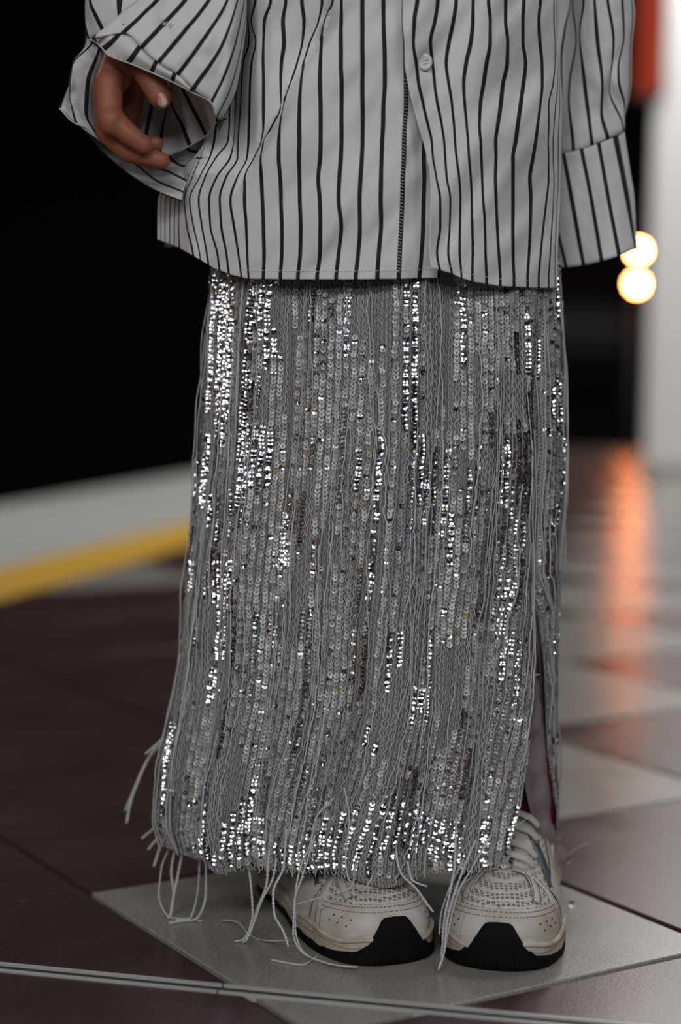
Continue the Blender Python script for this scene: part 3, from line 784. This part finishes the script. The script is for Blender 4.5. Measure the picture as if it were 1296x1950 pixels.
def panel(tab, hem, side, sub=8, nr=190):
    us = sorted(tab); U = np.concatenate([np.linspace(us[i], us[i+1], sub, endpoint=False) for i in range(len(us)-1)]+[[us[-1]]])
    tmax = 560
    tabx = {u: (lambda y, u=u: pchip(YR, tab[u], y)) for u in us}
    V = []; UV = []
    vv = np.concatenate([np.linspace(-1150, -30, 22), np.linspace(0, 1, nr)])
    # hem position for each column
    hy = []
    for u in U:
        y = 500.
        for _ in range(6):
            x = pchip(us, [float(tabx[k](y)) for k in us], u); y = float(np.interp(x, hem[0], hem[1]))
        hy.append(y)
    hy = np.array(hy)
    for k, v_ in enumerate(vv):
        ys = np.full(len(U), v_) if k < 22 else v_*hy
        for j, u in enumerate(U):
            y = ys[j]; x = float(pchip(us, [float(a) for a in ROWX(tab, us, y)], u))
            V.append(W(x, y, shirt_Y(x, y, side))); UV.append((u, (hy[j]-y)/100))
    return V, grid_faces(len(vv), len(U)), UV, U, hy
_cache = {}
def ROWX(tab, us, y):
    key = (id(tab), round(y, 1))
    if key not in _cache: _cache[key] = [pchip(YR, tab[u], [y])[0] for u in us]
    return _cache[key]
V, F, UV, UL, HL = panel(LP, LH, 0)
nV = len(V)
# back of the shirt: plain sweep from silhouette to silhouette behind the body
BV = []; BU = []
nr_ = 60
for i in range(nr_):
    for j in range(61):
        a = PI*j/60; y = -1150+(470+1150)*(i/(nr_-1))
        xL = 312 if y > 330 else (312 if y > 200 else 412); xL = float(np.interp(y, [-1150, 200, 380, 500], [412, 405, 322, 308])); xR = float(pchip(YR, RP[12], [y])[0])-4
        x = (xL+xR)/2-(xR-xL)/2*math.cos(a); Y = 1.548+.050*(1-a/PI)+.125*math.sin(a)+.004*math.sin(9*a)
        BV.append(W(x, y, Y)); BU.append((j*.36, y))
shirt = pl('shirt', list(V)+BV, F+grid_faces(nr_, 61, nV), M_SHIRT, uvs=UV+BU)
shirt.modifiers.new('s', 'SOLIDIFY').thickness = .0006
V, F, UV, UR, HR = panel(RP, RH, 1)
fp = pl('front_panel', V, F, M_SHIRT, shirt, uvs=UV); fp.modifiers.new('s', 'SOLIDIFY').thickness = .0007
# hem stitches
def stitches(tab, hem, side, u0, u1, up):
    us = sorted(tab); parts = []
    n = int((u1-u0)*6)
    for i in range(n):
        u = u0+(u1-u0)*i/n
        p2 = []
        for uu in (u, u+(u1-u0)/n*.62):
            y = 510.
            for _ in range(4):
                x = float(pchip(us, ROWX(tab, us, y), uu)); y = float(np.interp(x, hem[0], hem[1]))
            y -= up; x = float(pchip(us, ROWX(tab, us, y), uu)); p2.append(W(x, y, shirt_Y(x, y, side)-.0008))
        parts.append(tube_vf(p2, .00028, 4))
    return join_vf(parts)
pl('hem_stitch', *stitches(LP, LH, 0, 5, 15.6, 16), M_STITCH, shirt, kind='stuff')
pl('hem_stitch', *stitches(RP, RH, 1, .5, 11.5, 14), M_STITCH, fp, kind='stuff')
# dotted seam beside the placket
parts = []
for i in range(60):
    y = 150+i*6.2; x = float(pchip(sorted(LP), ROWX(LP, sorted(LP), y), 14))
    parts.append(tube_vf([W(x-4, y, shirt_Y(x, y, 0)-.0009), W(x+3, y+3, shirt_Y(x, y, 0)-.0009)], .00022, 4))
pl('placket_stitch', *join_vf(parts), M_STITCH, shirt, kind='stuff')
# button
bc = W(809, 118, shirt_Y(809, 118, 1)-.004)
prof = [(0, -.0006), (.0030, -.0006), (.0040, -.0016), (.0054, -.0018), (.0064, -.0008), (.0064, .0006), (0, .0008)]
V = []
for r_, d_ in prof:
    for k in range(28):
        a = 2*PI*k/28; V.append(bc+np.array([r_*math.cos(a)*.92+.25*d_, d_, r_*math.sin(a)*1.08]))
bt = pl('button', V, grid_faces(len(prof), 28, 0, True), M_BUTTON, shirt, label='small pearly round button on the placket')
parts = []
for s in (-1, 1):
    parts.append(tube_vf([bc+np.array([-.0018, -.0014, s*.0012-.0006]), bc+np.array([.0018, -.0016, s*.0012+.0006])], .0004, 5))
pl('button_thread', *join_vf(parts), M_STITCH, bt)

# --- sleeves: sheets drawn between stripe lines (px, py, depth)
def line_sheet(lines, nu=7, nv=60, amp=.002, seed=0):
    """lines: dict u -> list of (px,py,Y); returns a grid through them"""
    us = sorted(lines); L = {u: resample([(a, b, c*1000) for a, b, c in lines[u]], nv) for u in us}
    U = np.concatenate([np.linspace(us[i], us[i+1], nu, endpoint=False) for i in range(len(us)-1)]+[[us[-1]]])
    V = []; UV = []
    for i in range(nv):
        A_ = np.array([L[u][i] for u in us])
        X = [pchip(us, A_[:, k], U) for k in range(3)]
        for j in range(len(U)):
            x, y, Y = X[0][j], X[1][j], X[2][j]/1000
            Y += amp*(nz(x*.03, y*.03, seed)+.6*nz(x*.07+3, y*.05, seed+4))
            V.append(W(x, y, Y)); UV.append((U[j], i/nv))
    return V, grid_faces(nv, len(U)), UV
def sheet_obj(name, lines, m, parent, **kw):
    V, F, UV = line_sheet(lines, **kw); o = pl(name, V, F, m, parent, uvs=UV)
    o.modifiers.new('s', 'SOLIDIFY').thickness = .0007; return o
# left of the photo: front layer of the wide sleeve
FS = {
 .3: [(420, -420, 1.50), (330, -120, 1.47), (262, 0, 1.455), (226, 30, 1.446), (200, 56, 1.445), (172, 74, 1.45)],
 1: [(432, -420, 1.48), (370, -110, 1.46), (301, 0, 1.446), (268, 32, 1.440), (236, 63, 1.436)],
 2: [(442, -420, 1.46), (410, -100, 1.45), (354, 0, 1.436), (310, 48, 1.430), (269, 92, 1.430)],
 3: [(450, -420, 1.45), (440, -90, 1.44), (399, 0, 1.430), (350, 62, 1.424), (302, 119, 1.426)],
 4: [(458, -420, 1.45), (455, -80, 1.44), (433, 0, 1.428), (390, 72, 1.420), (338, 142, 1.424)],
 5: [(464, -420, 1.46), (462, -60, 1.445), (447, 15, 1.430), (423, 85, 1.420), (367, 170, 1.424)],
 6: [(468, -420, 1.47), (466, -30, 1.45), (454, 50, 1.436), (428, 141, 1.424), (402, 195, 1.428)],
 7: [(470, -420, 1.48), (468, 0, 1.458), (457, 90, 1.446), (438, 165, 1.436), (411, 223, 1.436)],
 8: [(470, -420, 1.50), (468, 30, 1.468), (458, 120, 1.460), (448, 175, 1.452), (425, 222, 1.448)],
}
slL = sheet_obj('sleeve', FS, M_SHIRT, shirt, amp=.003, seed=2)
# turned edge of the cuff under that layer
CE = {
 .0: [(172, 74, 1.447), (178, 82, 1.450), (186, 90, 1.456)],
 .5: [(222, 38, 1.446), (205, 62, 1.446), (182, 80, 1.458)],
 1.2: [(244, 54, 1.4390), (228, 78, 1.440), (203, 103, 1.450)],
 2.1: [(277, 82, 1.4335), (262, 104, 1.432), (250, 121, 1.440)],
 3.2: [(311, 109, 1.4290), (302, 128, 1.428), (297, 141, 1.435)],
 4.2: [(344, 133, 1.4270), (338, 150, 1.425), (336, 159, 1.432)],
 5.0: [(372, 160, 1.4270), (366, 172, 1.425), (364, 174, 1.430)],
}
sheet_obj('cuff', CE, M_SHIRT, slL, nv=16, amp=.001, seed=5)
parts = []
for px_, py_ in ((302, 32), (309, 40), (316, 46), (322, 49), (333, 50)):
    c = W(px_, py_, 1.428)
    for k in range(4):
        a = rng.random()*6.28; parts.append(tube_vf([c, c+np.array([math.cos(a)*.0016, -.002, math.sin(a)*.0016]), c+np.array([math.cos(a)*.003, -.001, math.sin(a)*.002])], .00028, 4))
pl('thread_tuft', *join_vf(parts), M_STITCH, slL, kind='stuff')
# inner far side of the same cuff, seen through the opening
IN = {
 -1.0: [(166, -100, 1.55), (163, 0, 1.54), (166, 72, 1.53), (150, 122, 1.525), (122, 185, 1.52), (113, 206, 1.515)],
 0: [(200, -100, 1.53), (182, 0, 1.52), (178, 75, 1.512), (138, 126, 1.508), (133, 176, 1.505), (145, 235, 1.505)],
 1: [(260, -80, 1.52), (215, 20, 1.512), (186, 100, 1.512), (166, 160, 1.512), (163, 215, 1.51), (190, 268, 1.508)],
 1.6: [(300, -60, 1.53), (245, 40, 1.53), (215, 120, 1.535), (195, 190, 1.538), (195, 240, 1.535), (222, 290, 1.525)],
 3: [(340, -40, 1.54), (300, 80, 1.545), (292, 170, 1.552), (289, 202, 1.552), (279, 252, 1.548), (272, 300, 1.535)],
 4: [(370, -30, 1.54), (340, 80, 1.545), (322, 180, 1.55), (316, 214, 1.55), (308, 255, 1.545), (304, 298, 1.528)],
 5: [(400, 0, 1.53), (350, 100, 1.532), (325, 180, 1.535), (329, 202, 1.535), (345, 232, 1.53), (362, 276, 1.512)],
 6: [(430, 40, 1.51), (375, 120, 1.508), (348, 163, 1.508), (360, 190, 1.508), (376, 222, 1.505), (393, 256, 1.498)],
 6.7: [(440, 60, 1.48), (410, 130, 1.475), (385, 170, 1.47), (398, 195, 1.468), (408, 212, 1.468), (411, 232, 1.468)],
}
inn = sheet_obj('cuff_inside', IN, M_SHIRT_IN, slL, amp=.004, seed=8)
# lower outer layer of the cuff below the hand
LO = {
 0: [(148, 236, 1.522), (190, 285, 1.522), (225, 318, 1.518), (262, 345, 1.512), (300, 366, 1.505), (346, 384, 1.498)],
 1: [(146, 232, 1.545), (200, 275, 1.545), (240, 300, 1.54), (268, 322, 1.53), (297, 345, 1.52), (349, 366, 1.505)],
 2: [(160, 225, 1.555), (215, 262, 1.555), (265, 288, 1.55), (297, 318, 1.54), (321, 328, 1.53), (356, 345, 1.51)],
 3: [(180, 220, 1.56), (240, 250, 1.56), (290, 275, 1.555), (321, 300, 1.54), (345, 316, 1.53), (368, 320, 1.515)],
 4: [(200, 215, 1.56), (260, 235, 1.565), (310, 255, 1.56), (345, 278, 1.545), (372, 290, 1.53), (386, 292, 1.515)],
 5: [(220, 205, 1.55), (290, 220, 1.56), (340, 238, 1.56), (372, 250, 1.545), (398, 262, 1.525), (412, 262, 1.51)],
 6: [(260, 190, 1.55), (320, 200, 1.56), (370, 214, 1.56), (395, 222, 1.545), (415, 230, 1.52), (432, 225, 1.50)],
}
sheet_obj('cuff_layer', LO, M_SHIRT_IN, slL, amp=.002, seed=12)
# hem cord of the cuff (rolled edge) as thin tubes
for pts in ([(113, 206, 1.512), (145, 236, 1.502), (160, 241, 1.502), (190, 268, 1.505)],
            [(222, 291, 1.523), (272, 301, 1.532), (304, 299, 1.526), (340, 288, 1.515), (362, 277, 1.509), (393, 257, 1.495), (411, 233, 1.465)],
            [(172, 74, 1.444), (190, 87, 1.452), (205, 104, 1.447), (250, 122, 1.437), (297, 142, 1.432), (336, 160, 1.429), (364, 175, 1.427), (403, 197, 1.426), (412, 224, 1.434)]):
    pl('cuff_edge', *tube_vf(resample([W(*p) for p in pts], 40), .0006, 6), M_EDGE, slL)
# upper outer sleeve on the left silhouette
UO = {
 0: [(250, -420, 1.56), (175, -100, 1.54), (163, 0, 1.528), (162, 40, 1.52), (168, 74, 1.505)],
 1: [(290, -420, 1.52), (205, -100, 1.51), (172, 0, 1.502), (186, 36, 1.492), (198, 60, 1.480)],
 2: [(330, -420, 1.51), (262, -100, 1.49), (228, 0, 1.482), (228, 18, 1.475), (229, 34, 1.465)],
 2.8: [(380, -420, 1.52), (330, -100, 1.49), (275, 0, 1.478), (262, 12, 1.47), (250, 24, 1.46)],
}
sheet_obj('sleeve_side', UO, M_SHIRT, slL, amp=.002, seed=15)
# back of that sleeve, closes the tube
BK = {
 0: [(250, -420, 1.57), (175, -100, 1.56), (166, 0, 1.556), (160, 80, 1.552), (120, 190, 1.545)],
 1: [(300, -420, 1.60), (230, -100, 1.60), (220, 0, 1.60), (210, 80, 1.595), (180, 230, 1.585)],
 2: [(360, -420, 1.61), (330, -100, 1.62), (320, 0, 1.62), (310, 100, 1.62), (290, 300, 1.60)],
 3: [(420, -420, 1.59), (410, -100, 1.60), (400, 0, 1.60), (390, 120, 1.60), (360, 335, 1.58)],
 4: [(465, -420, 1.53), (462, -60, 1.53), (455, 60, 1.53), (440, 160, 1.54), (400, 270, 1.55)],
}
sheet_obj('sleeve_back', BK, M_SHIRT, slL, amp=.002, seed=18)
# right of the photo: sleeve and long cuff
def yy(px, b=1.60, r=.035): return b-r*math.sqrt(max(0, 1-((px-1130)/82)**2))
RS = {
 0: [(1045, -420, 1.60), (1050, 0, 1.60), (1048, 110, 1.60), (1048, 200, 1.60), (1050, 296, 1.60)],
 1: [(1060, -420, 1.58), (1086, 0, 1.598), (1075, 57, 1.600), (1068, 110, 1.602), (1070, 174, 1.598), (1066, 294, 1.59)],
 2: [(1078, -420, 1.57), (1091, 14, 1.592), (1098, 75, 1.586), (1085, 155, 1.592), (1083, 190, 1.588), (1091, 270, 1.578), (1092, 287, 1.576)],
 3: [(1095, -420, 1.565), (1112, 0, 1.574), (1104, 64, 1.578), (1112, 146, 1.575), (1124, 251, 1.570), (1127, 276, 1.568)],
 4: [(1110, -420, 1.56), (1131, 0, 1.566), (1138, 87, 1.565), (1146, 160, 1.563), (1144, 215, 1.572), (1156, 264, 1.571)],
 5: [(1128, -420, 1.565), (1156, 0, 1.567), (1167, 78, 1.568), (1161, 148, 1.572), (1159, 171, 1.578), (1183, 233, 1.584), (1186, 251, 1.586)],
 6: [(1142, -420, 1.575), (1183, 0, 1.576), (1186, 69, 1.577), (1176, 128, 1.572), (1177, 155, 1.570), (1188, 201, 1.580), (1188, 246, 1.595)],
 7: [(1150, -420, 1.59), (1200, 0, 1.592), (1203, 23, 1.592), (1198, 91, 1.592), (1197, 160, 1.592), (1193, 195, 1.594), (1187, 225, 1.598), (1188, 240, 1.602)],
 7.5: [(1152, -420, 1.62), (1204, 0, 1.61), (1207, 23, 1.61), (1201, 91, 1.61), (1200, 160, 1.61), (1196, 190, 1.61), (1187, 226, 1.61), (1186, 240, 1.61)],
}
slR = sheet_obj('sleeve', RS, M_SHIRT, shirt, amp=.002, seed=21)
CF = {
 -1.3: [(1040, 298, 1.60), (1040, 400, 1.60), (1042, 512, 1.60)],
 -.0: [(1045, 297, 1.595), (1055, 400, 1.59), (1078, 509, 1.58)],
 1: [(1073, 292, 1.582), (1091, 392, 1.575), (1111, 505, 1.570)],
 2: [(1107, 284, 1.572), (1128, 392, 1.566), (1145, 497, 1.562)],
 3: [(1139, 273, 1.568), (1160, 392, 1.562), (1178, 487, 1.560)],
 4: [(1169, 261, 1.578), (1192, 378, 1.576), (1208, 474, 1.576)],
 4.35: [(1187, 251, 1.592), (1199, 330, 1.592), (1206, 378, 1.590), (1210, 474, 1.588)],
 5: [(1184, 251, 1.61), (1196, 330, 1.61), (1203, 378, 1.61), (1207, 470, 1.61)],
}
sheet_obj('cuff', CF, M_SHIRT, slR, nv=30, amp=.0015, seed=24)
RB = {
 0: [(1045, -420, 1.60), (1050, 0, 1.605), (1048, 200, 1.605), (1042, 480, 1.602)],
 2: [(1090, -420, 1.63), (1100, 0, 1.67), (1100, 200, 1.67), (1090, 480, 1.66)],
 4: [(1130, -420, 1.64), (1160, 0, 1.67), (1150, 200, 1.67), (1165, 465, 1.66)],
 6: [(1150, -420, 1.62), (1203, 0, 1.612), (1188, 230, 1.612), (1204, 455, 1.612)],
}
sheet_obj('sleeve_back', RB, M_SHIRT, slR, amp=.001, seed=27)

# pale lining of the rear skirt panel, folded forward beside the leg
LN = {
 0: [(1010, 1130, 1.505), (1008, 1300, 1.502), (1002, 1400, 1.500), (998, 1480, 1.500), (1010, 1550, 1.512), (1036, 1612, 1.53), (1072, 1643, 1.55)],
 1: [(1012, 1130, 1.515), (1016, 1300, 1.514), (1015, 1400, 1.515), (1016, 1490, 1.515), (1026, 1565, 1.525), (1050, 1618, 1.54), (1078, 1642, 1.555)],
 2: [(1015, 1130, 1.525), (1024, 1300, 1.52), (1029, 1400, 1.518), (1034, 1490, 1.518), (1042, 1570, 1.528), (1060, 1618, 1.545), (1082, 1638, 1.56)],
 3: [(1018, 1130, 1.535), (1032, 1300, 1.535), (1042, 1400, 1.54), (1048, 1490, 1.542), (1053, 1570, 1.545), (1064, 1606, 1.555), (1085, 1632, 1.565)],
}
sheet_obj('lining', LN, M_LINING, skirt, amp=.006, seed=31)

# upper sleeves, shoulder to elbow, overlapping the lower sleeve sheets
for s_, par, pth, rs in ((-1, slL, [(bx-.135, by, 1.285), (bx-.175, by+.01, 1.16), (bx-.215, by+.015, 1.02), tuple(W(300, -190, 1.535)+np.array([0, 0, .0]))], [.062, .072, .082, .092]),
                     (1, slR, [(bx+.135, by, 1.285), (bx+.175, by+.025, 1.16), (bx+.205, by+.05, 1.02), tuple(W(1112, -170, 1.615))], [.062, .066, .066, .060])):
    pp = resample(pth, 30); rq = np.interp(np.linspace(0, 1, 30), [0, .33, .66, 1], rs)
    rq = rq*(1+.02*np.sin(np.arange(30)*.9))
    V, F = tube_vf(pp, rq, 40, cap=False)
    UV = [((k % 40)*.55, (k//40)/30) for k in range(len(V))]
    o = pl('upper_sleeve', V, F, M_SHIRT, par, uvs=UV); o.modifiers.new('s', 'SOLIDIFY').thickness = .0007
# shoulder yoke and collar
V = []; UV = []
for i in range(16):
    q = i/15
    for k in range(48):
        a = 2*PI*k/48; ax = (.19*(1-q)+.055*q); ay = (.155*(1-q**.8)+.055*q**.8)
        V.append((bx+ax*math.cos(a), by+.005+ay*math.sin(a), 1.235+.12*q**.7)); UV.append((k*.45, q))
pl('yoke', V, grid_faces(16, 48, 0, True), M_SHIRT, shirt, uvs=UV)
V, F = tube_vf([(bx, by+.005, 1.35), (bx, by+.003, 1.365), (bx, by, 1.39)], [.056, .060, .055], 40, cap=False)
pl('collar', V, F, M_SHIRT, shirt, uvs=[((k % 40)*.5, 0) for k in range(len(V))])

# ------------------------------------------------------------ trainers
def make_shoe(origin, yaw, mirror=1, inner_lace=True):
    """local: x lateral, y from toe tip (0) back to heel (.25), z up"""
    Lg = .252; W0 = .0475
    cs, sn = math.cos(yaw), math.sin(yaw)
    def place(v):
        v = np.asarray(v, float); x = v[:, 0]*mirror; y = v[:, 1]-.0
        return np.stack([origin[0]+x*cs-y*sn, origin[1]+x*sn+y*cs, v[:, 2]], 1)
    def outline(s):                      # s in [-1,1]: 0 toe tip, +-1 heel centre
        a = abs(s); sg_ = 1 if s >= 0 else -1
        if a < .40:
            th = a/.40*PI/2; x = W0*math.sin(th)**.78; y = .062*(1-math.cos(th)**.92)
        elif a < .85:
            k = (a-.40)/.45; y = .062+k*(.205-.062); x = float(pchip([0, .25, .55, .8, 1], [W0, .0465, .0395, .0375, .0385], [k])[0])
        else:
            th = (a-.85)/.15*PI/2; x = .0385*math.cos(th)**.8; y = .205+.047*math.sin(th)
        return x*sg_, y
    HP = ([0, .05, .07, .10, .14, .17, .25], [.045, .054, .060, .068, .090, .098, .098])
    ZB = .018
    def dome_pt(s, beta, off=0.):
        ox, oy = outline(s); cyy = min(max(oy, .070), .245)
        H = float(pchip(HP[0], HP[1], [cyy])[0])-ZB
        g = 1-math.cos(beta*PI/2)**1.05; p = math.sin(beta*PI/2)**.78
        x = ox*(1-g); y = oy+(cyy-oy)*g; z = ZB+H*p
        d = np.array([ox, (oy-cyy)]); L_ = np.linalg.norm(d)+1e-9; d /= L_
        nx, ny, nz_ = d[0]*math.cos(beta*PI/2), d[1]*math.cos(beta*PI/2), math.sin(beta*PI/2)
        return np.array([x+nx*off, y+ny*off, z+nz_*off])
    def at_z(s, z, off=0.):
        if z <= ZB:
            ox, oy = outline(s); cyy = min(max(oy, .07), .245); d = np.array([ox, oy-cyy]); d /= np.linalg.norm(d)+1e-9
            return np.array([ox+d[0]*off, oy+d[1]*off, z])
        cyy = min(max(outline(s)[1], .070), .245); H = float(pchip(HP[0], HP[1], [cyy])[0])-ZB
        p = min(1, (z-ZB)/H)**(1/.78); return dome_pt(s, math.asin(p)/(PI/2), off)
    def band(name, s0, s1, zlo, zhi, off, m, parent, ns=90, nk=8, taper=True, thick=True):
        V = []
        for i in range(ns):
            s = s0+(s1-s0)*i/(ns-1); a, b = zlo(s), zhi(s)
            for k in range(nk):
                q = k/(nk-1); e = (off(s) if callable(off) else off)*(1-(2*q-1)**8*.6)
                V.append(at_z(s, a+(b-a)*q, e))
        return pl(name, place(V), grid_faces(ns, nk), m, parent)
    shoe = bpy.data.objects.new('shoe', None); COL.objects.link(shoe); shoe.parent = person
    def P_(name, v, f, m, **k): return pl(name, place(v), f, m, shoe, **k)
    # upper base (woven mesh) with collar opening
    V = []; ns, nb = 120, 26
    for i in range(ns):
        s = -1+2*i/(ns-1)
        for k in range(nb):
            oy = outline(s)[1]; bmax = 1.0 if oy < .135 else max(.62, 1-(oy-.135)*9)
            V.append(dome_pt(s, bmax*k/(nb-1)))
    P_('mesh_upper', V, grid_faces(ns, nb), M_MESH)
    # outsole slab + black toe bumper
    bump = lambda s: float(np.interp(abs(outline(s)[0])/W0 if abs(s) < .4 else 1, [0, .20, .26, .46, .62, .85, 1], [.0375, .0370, .0350, .0190, .0125, .0095, .0085]))
    boff = lambda s: .0048+.0022*max(0, min(1, (.30-abs(s))/.1))
    ripple = lambda s: .0010*math.sin(s*70)
    band('outsole', -1, 1, lambda s: .0005, lambda s: bump(s)+(ripple(s) if abs(s) > .3 else 0), boff, M_RUBBER, shoe, 260, 12)
    V = [at_z(-1+2*i/119, .0006, .004) for i in range(120)]
    P_('sole_base', V, [tuple(range(120))], M_RUBBER)
    # low ribs on the rubber toe
    for k in range(7):
        s = (k-3)*.045; v, f = tube_vf([at_z(s*1.3, .003, .0062), at_z(s, .012, .0068), at_z(s*.8, .017, .0066)], .0009, 5); P_('tread_rib', v, f, M_RUBBER)
    band('midsole', -1, 1, lambda s: .005, lambda s: .0215+.0035*math.sin(abs(s)*17)+.008*max(0, abs(s)-.5), .0042, M_MIDSOLE, shoe, 160, 8)
    band('midsole_groove', -1, 1, lambda s: .0135+.0015*math.sin(s*23), lambda s: .0150+.0015*math.sin(s*23), .0047, M_SEAM, shoe, 140, 3)
    band('midsole_ridge', -1, 1, lambda s: .0175+.002*math.sin(s*19), lambda s: .0215+.002*math.sin(s*19), .0054, M_MIDSOLE, shoe, 140, 5)
    ztop = lambda s: .0455-.004*(abs(s)/.42)**2
    band('toe_cap', -.41, .41, lambda s: .014, ztop, .0016, M_LEATHER, shoe, 90, 14)
    # stitch rows on the toe cap
    def dash(fn, a, b, n, m=M_SEAM, r=.00035):
        parts = []
        for i in range(n):
            q0 = a+(b-a)*i/n; q1 = q0+(b-a)/n*.6; parts.append(tube_vf([fn(q0), fn(q1)], r, 4))
        return join_vf(parts)
    for dz in (.0018, .0048):
        v, f = dash(lambda s: at_z(s, ztop(s)-dz, .0019), -.36, .36, 46); P_('stitching', v, f, M_SEAM, kind='stuff')
    for sg_ in (-1, 1):
        for ds in (0, .03):
            v, f = dash(lambda q: at_z(sg_*(.345+ds), .016+(.020)*q, .0021), 0, 1, 12); P_('stitching', v, f, M_SEAM, kind='stuff')
        # ventilation holes
        parts = []
        for (s, z) in ((.20, .0325), (.245, .0335), (.29, .0335), (.18, .0375), (.225, .038), (.27, .038)):
            c = at_z(sg_*s, z-.003, .0018); parts.append(sphere_vf(c, .0008, 8))
        v, f = join_vf(parts); P_('vent_hole', v, f, M_AGLET, kind='stuff')
    # leather overlays: two struts over the mesh and the side panels
    def strip(name, path, wd, m, off=.0012, parent=shoe):
        # path of (s, beta); ribbon of half width wd
        pts = resample(path, 24); C_ = np.array([dome_pt(a, b, off) for a, b in pts])
        Nn_ = np.array([dome_pt(a, b, off+.002) for a, b in pts])-C_; T_ = np.gradient(C_, axis=0); S_ = np.cross(T_, Nn_); S_ /= np.linalg.norm(S_, axis=1)[:, None]+1e-9
        for k in (-.75, .75):
            if wd < .005: P_('stitching', *tube_vf(C_+S_*wd*k+Nn_*.12, .0003, 4), M_SEAM)
        V = []
        for i in range(24):
            for k in (-1, -.8, 0, .8, 1): V.append(C_[i]+S_[i]*wd*k+(Nn_[i]*(-.35) if abs(k) == 1 else 0))
        return P_(name, V, grid_faces(24, 5), m)
    for sg_ in (-1, 1):
        strip('overlay', [(sg_*.21, .44), (sg_*.28, .56), (sg_*.36, .65), (sg_*.44, .72)], .0040, M_LEATHER, .0016)
        strip('overlay', [(sg_*.36, .25), (sg_*.42, .55), (sg_*.46, .80), (sg_*.50, .90)], .0052, M_LEATHER)
        strip('eyestay', [(sg_*.40, .80), (sg_*.52, .80), (sg_*.62, .80), (sg_*.68, .82)], .0085, M_LEATHER, .0026)
        strip('side_logo', [(sg_*.45, .35), (sg_*.55, .55), (sg_*.62, .72)], .0060, M_TEAL if sg_ == 1 else M_LEATHER, .0016)
        V = []
        for i in range(60):
            s = sg_*(.42+.58*i/59)
            for k in range(8):
                oy = outline(s)[1]; hi = .42+.2*max(0, (abs(s)-.6)/.4); V.append(dome_pt(s, hi*k/7, .0018))
        P_('side_panel', V, grid_faces(60, 8), M_LEATHER)
    # arch of leather at the base of the tongue
    pts = [dome_pt(s, .93, .003) for s in np.linspace(-.42, .42, 30)]
    P_('throat_band', *tube_vf([dome_pt(-.47, .80, .0022)]+[np.array([-.021+.042*k/12, .083-.010*math.sin(PI*k/12), .0575+.003*math.sin(PI*k/12)]) for k in range(13)]+[dome_pt(.47, .80, .0022)], .0042, 8, flat=.5, nrm=(0, -.3, 1)), M_LEATHER)
    # tongue
    V = []; n1, n2 = 24, 11
    for i in range(n1):
        q = i/(n1-1); y = .085+.083*q; zc = float(pchip([0, .3, .6, .85, 1], [.056, .072, .092, .106, .114], [q])[0]); hw = .019+.004*math.sin(PI*min(1, q*1.0)); hw *= math.sqrt(max(.02, 1-max(0, (q-.82)/.18)**2))
        for k in range(n2):
            e = -1+2*k/(n2-1); V.append((e*hw, y+.003*e*e, zc-.006*e*e))
    tg = P_('tongue', V, grid_faces(n1, n2), M_LEATHER); tg.modifiers.new('s', 'SOLIDIFY').thickness = .006
    for e in (-.5, 0, .5):
        P_('tongue_seam', *tube_vf([(e*.018, .148, .1035), (e*.016, .163, .114)], .0006, 5), M_SEAM)
    # laces: crossing bars
    for k in range(5):
        y = .090+k*.014; zc = float(pchip([.085, .11, .135, .155, .168], [.066, .080, .098, .110, .118], [y])[0])
        sl = .006*(1 if k % 2 else -1)
        pts = [(-.024, y+.003+sl*.3, zc-.0105), (-.016, y, zc-.002), (0, y-sl*.3, zc+.0015), (.016, y-sl*.6, zc-.002), (.025, y+.003-sl*.6, zc-.011)]
        P_('lace', *tube_vf(resample(pts, 20), .0038, 8, flat=.45, nrm=(0, -.5, 1)), M_LACE)
    for sg_ in (-1, 1):
        for k in range(5):
            y = .092+k*.014; zc = float(pchip([.085, .11, .135, .155, .168], [.058, .072, .090, .102, .108], [y])[0])
            P_('eyelet', *tube_vf([(sg_*.024, y, zc-.006), (sg_*.024, y-.0004, zc-.004)], .0028, 10, nrm=(1, 0, 0)), M_SEAM)
    # loose lace end with a black tip
    P_('lace', *tube_vf(resample([(-.020, .083, .071), (.0, .080, .0735), (.015, .079, .071), (.024, .083, .063)], 18), .0034, 8, flat=.55, nrm=(0, -.5, 1)), M_LACE)
    P_('lace_tip', *tube_vf([(-.0235, .0835, .0705), (-.0195, .083, .0711)], .0040, 10), M_AGLET)
    # padded collar
    C_ = []
    for i in range(40):
        s = .66+(.68)*i/39; s = s if s <= 1 else s-2
        oy = outline(s)[1]; bmax = 1.0 if oy < .135 else max(.62, 1-(oy-.135)*9); C_.append(dome_pt(s, bmax))
    P_('collar', *tube_vf(C_, .0055, 10), M_LEATHER)
    return shoe
tR = G(947, 1850); tL = G(752, 1838)
make_shoe(tR+np.array([0, .004, 0]), math.radians(-9), 1)
make_shoe(tL+np.array([0, .004, 0]), math.radians(22), -1)

# ------------------------------------------------------------ small things on the floor
pts = [G(516, 1830), G(545, 1836), G(575, 1840), G(592, 1832), G(604, 1824)]
P_ = resample(pts, 30); P_[:, 2] = .0011
o = link('loose_thread', mesh('loose_thread', *tube_vf(P_, .0009, 6)), M_STRAND)
tag(o, 'short grey thread lying on the beige tile in front of the left shoe', 'thread')
g = G(1088, 1722)
o = link('loose_sequin', mesh('loose_sequin', *join_vf([(list(V1*1.3+np.array([g[0], g[1], .0036])), [tuple(q) for q in F1])]), smooth=False), mat('fallen_sequin', (.85, .85, .87), .15, 1))
tag(o, 'fallen round silver sequin standing on the beige tile right of the shoes', 'sequin')
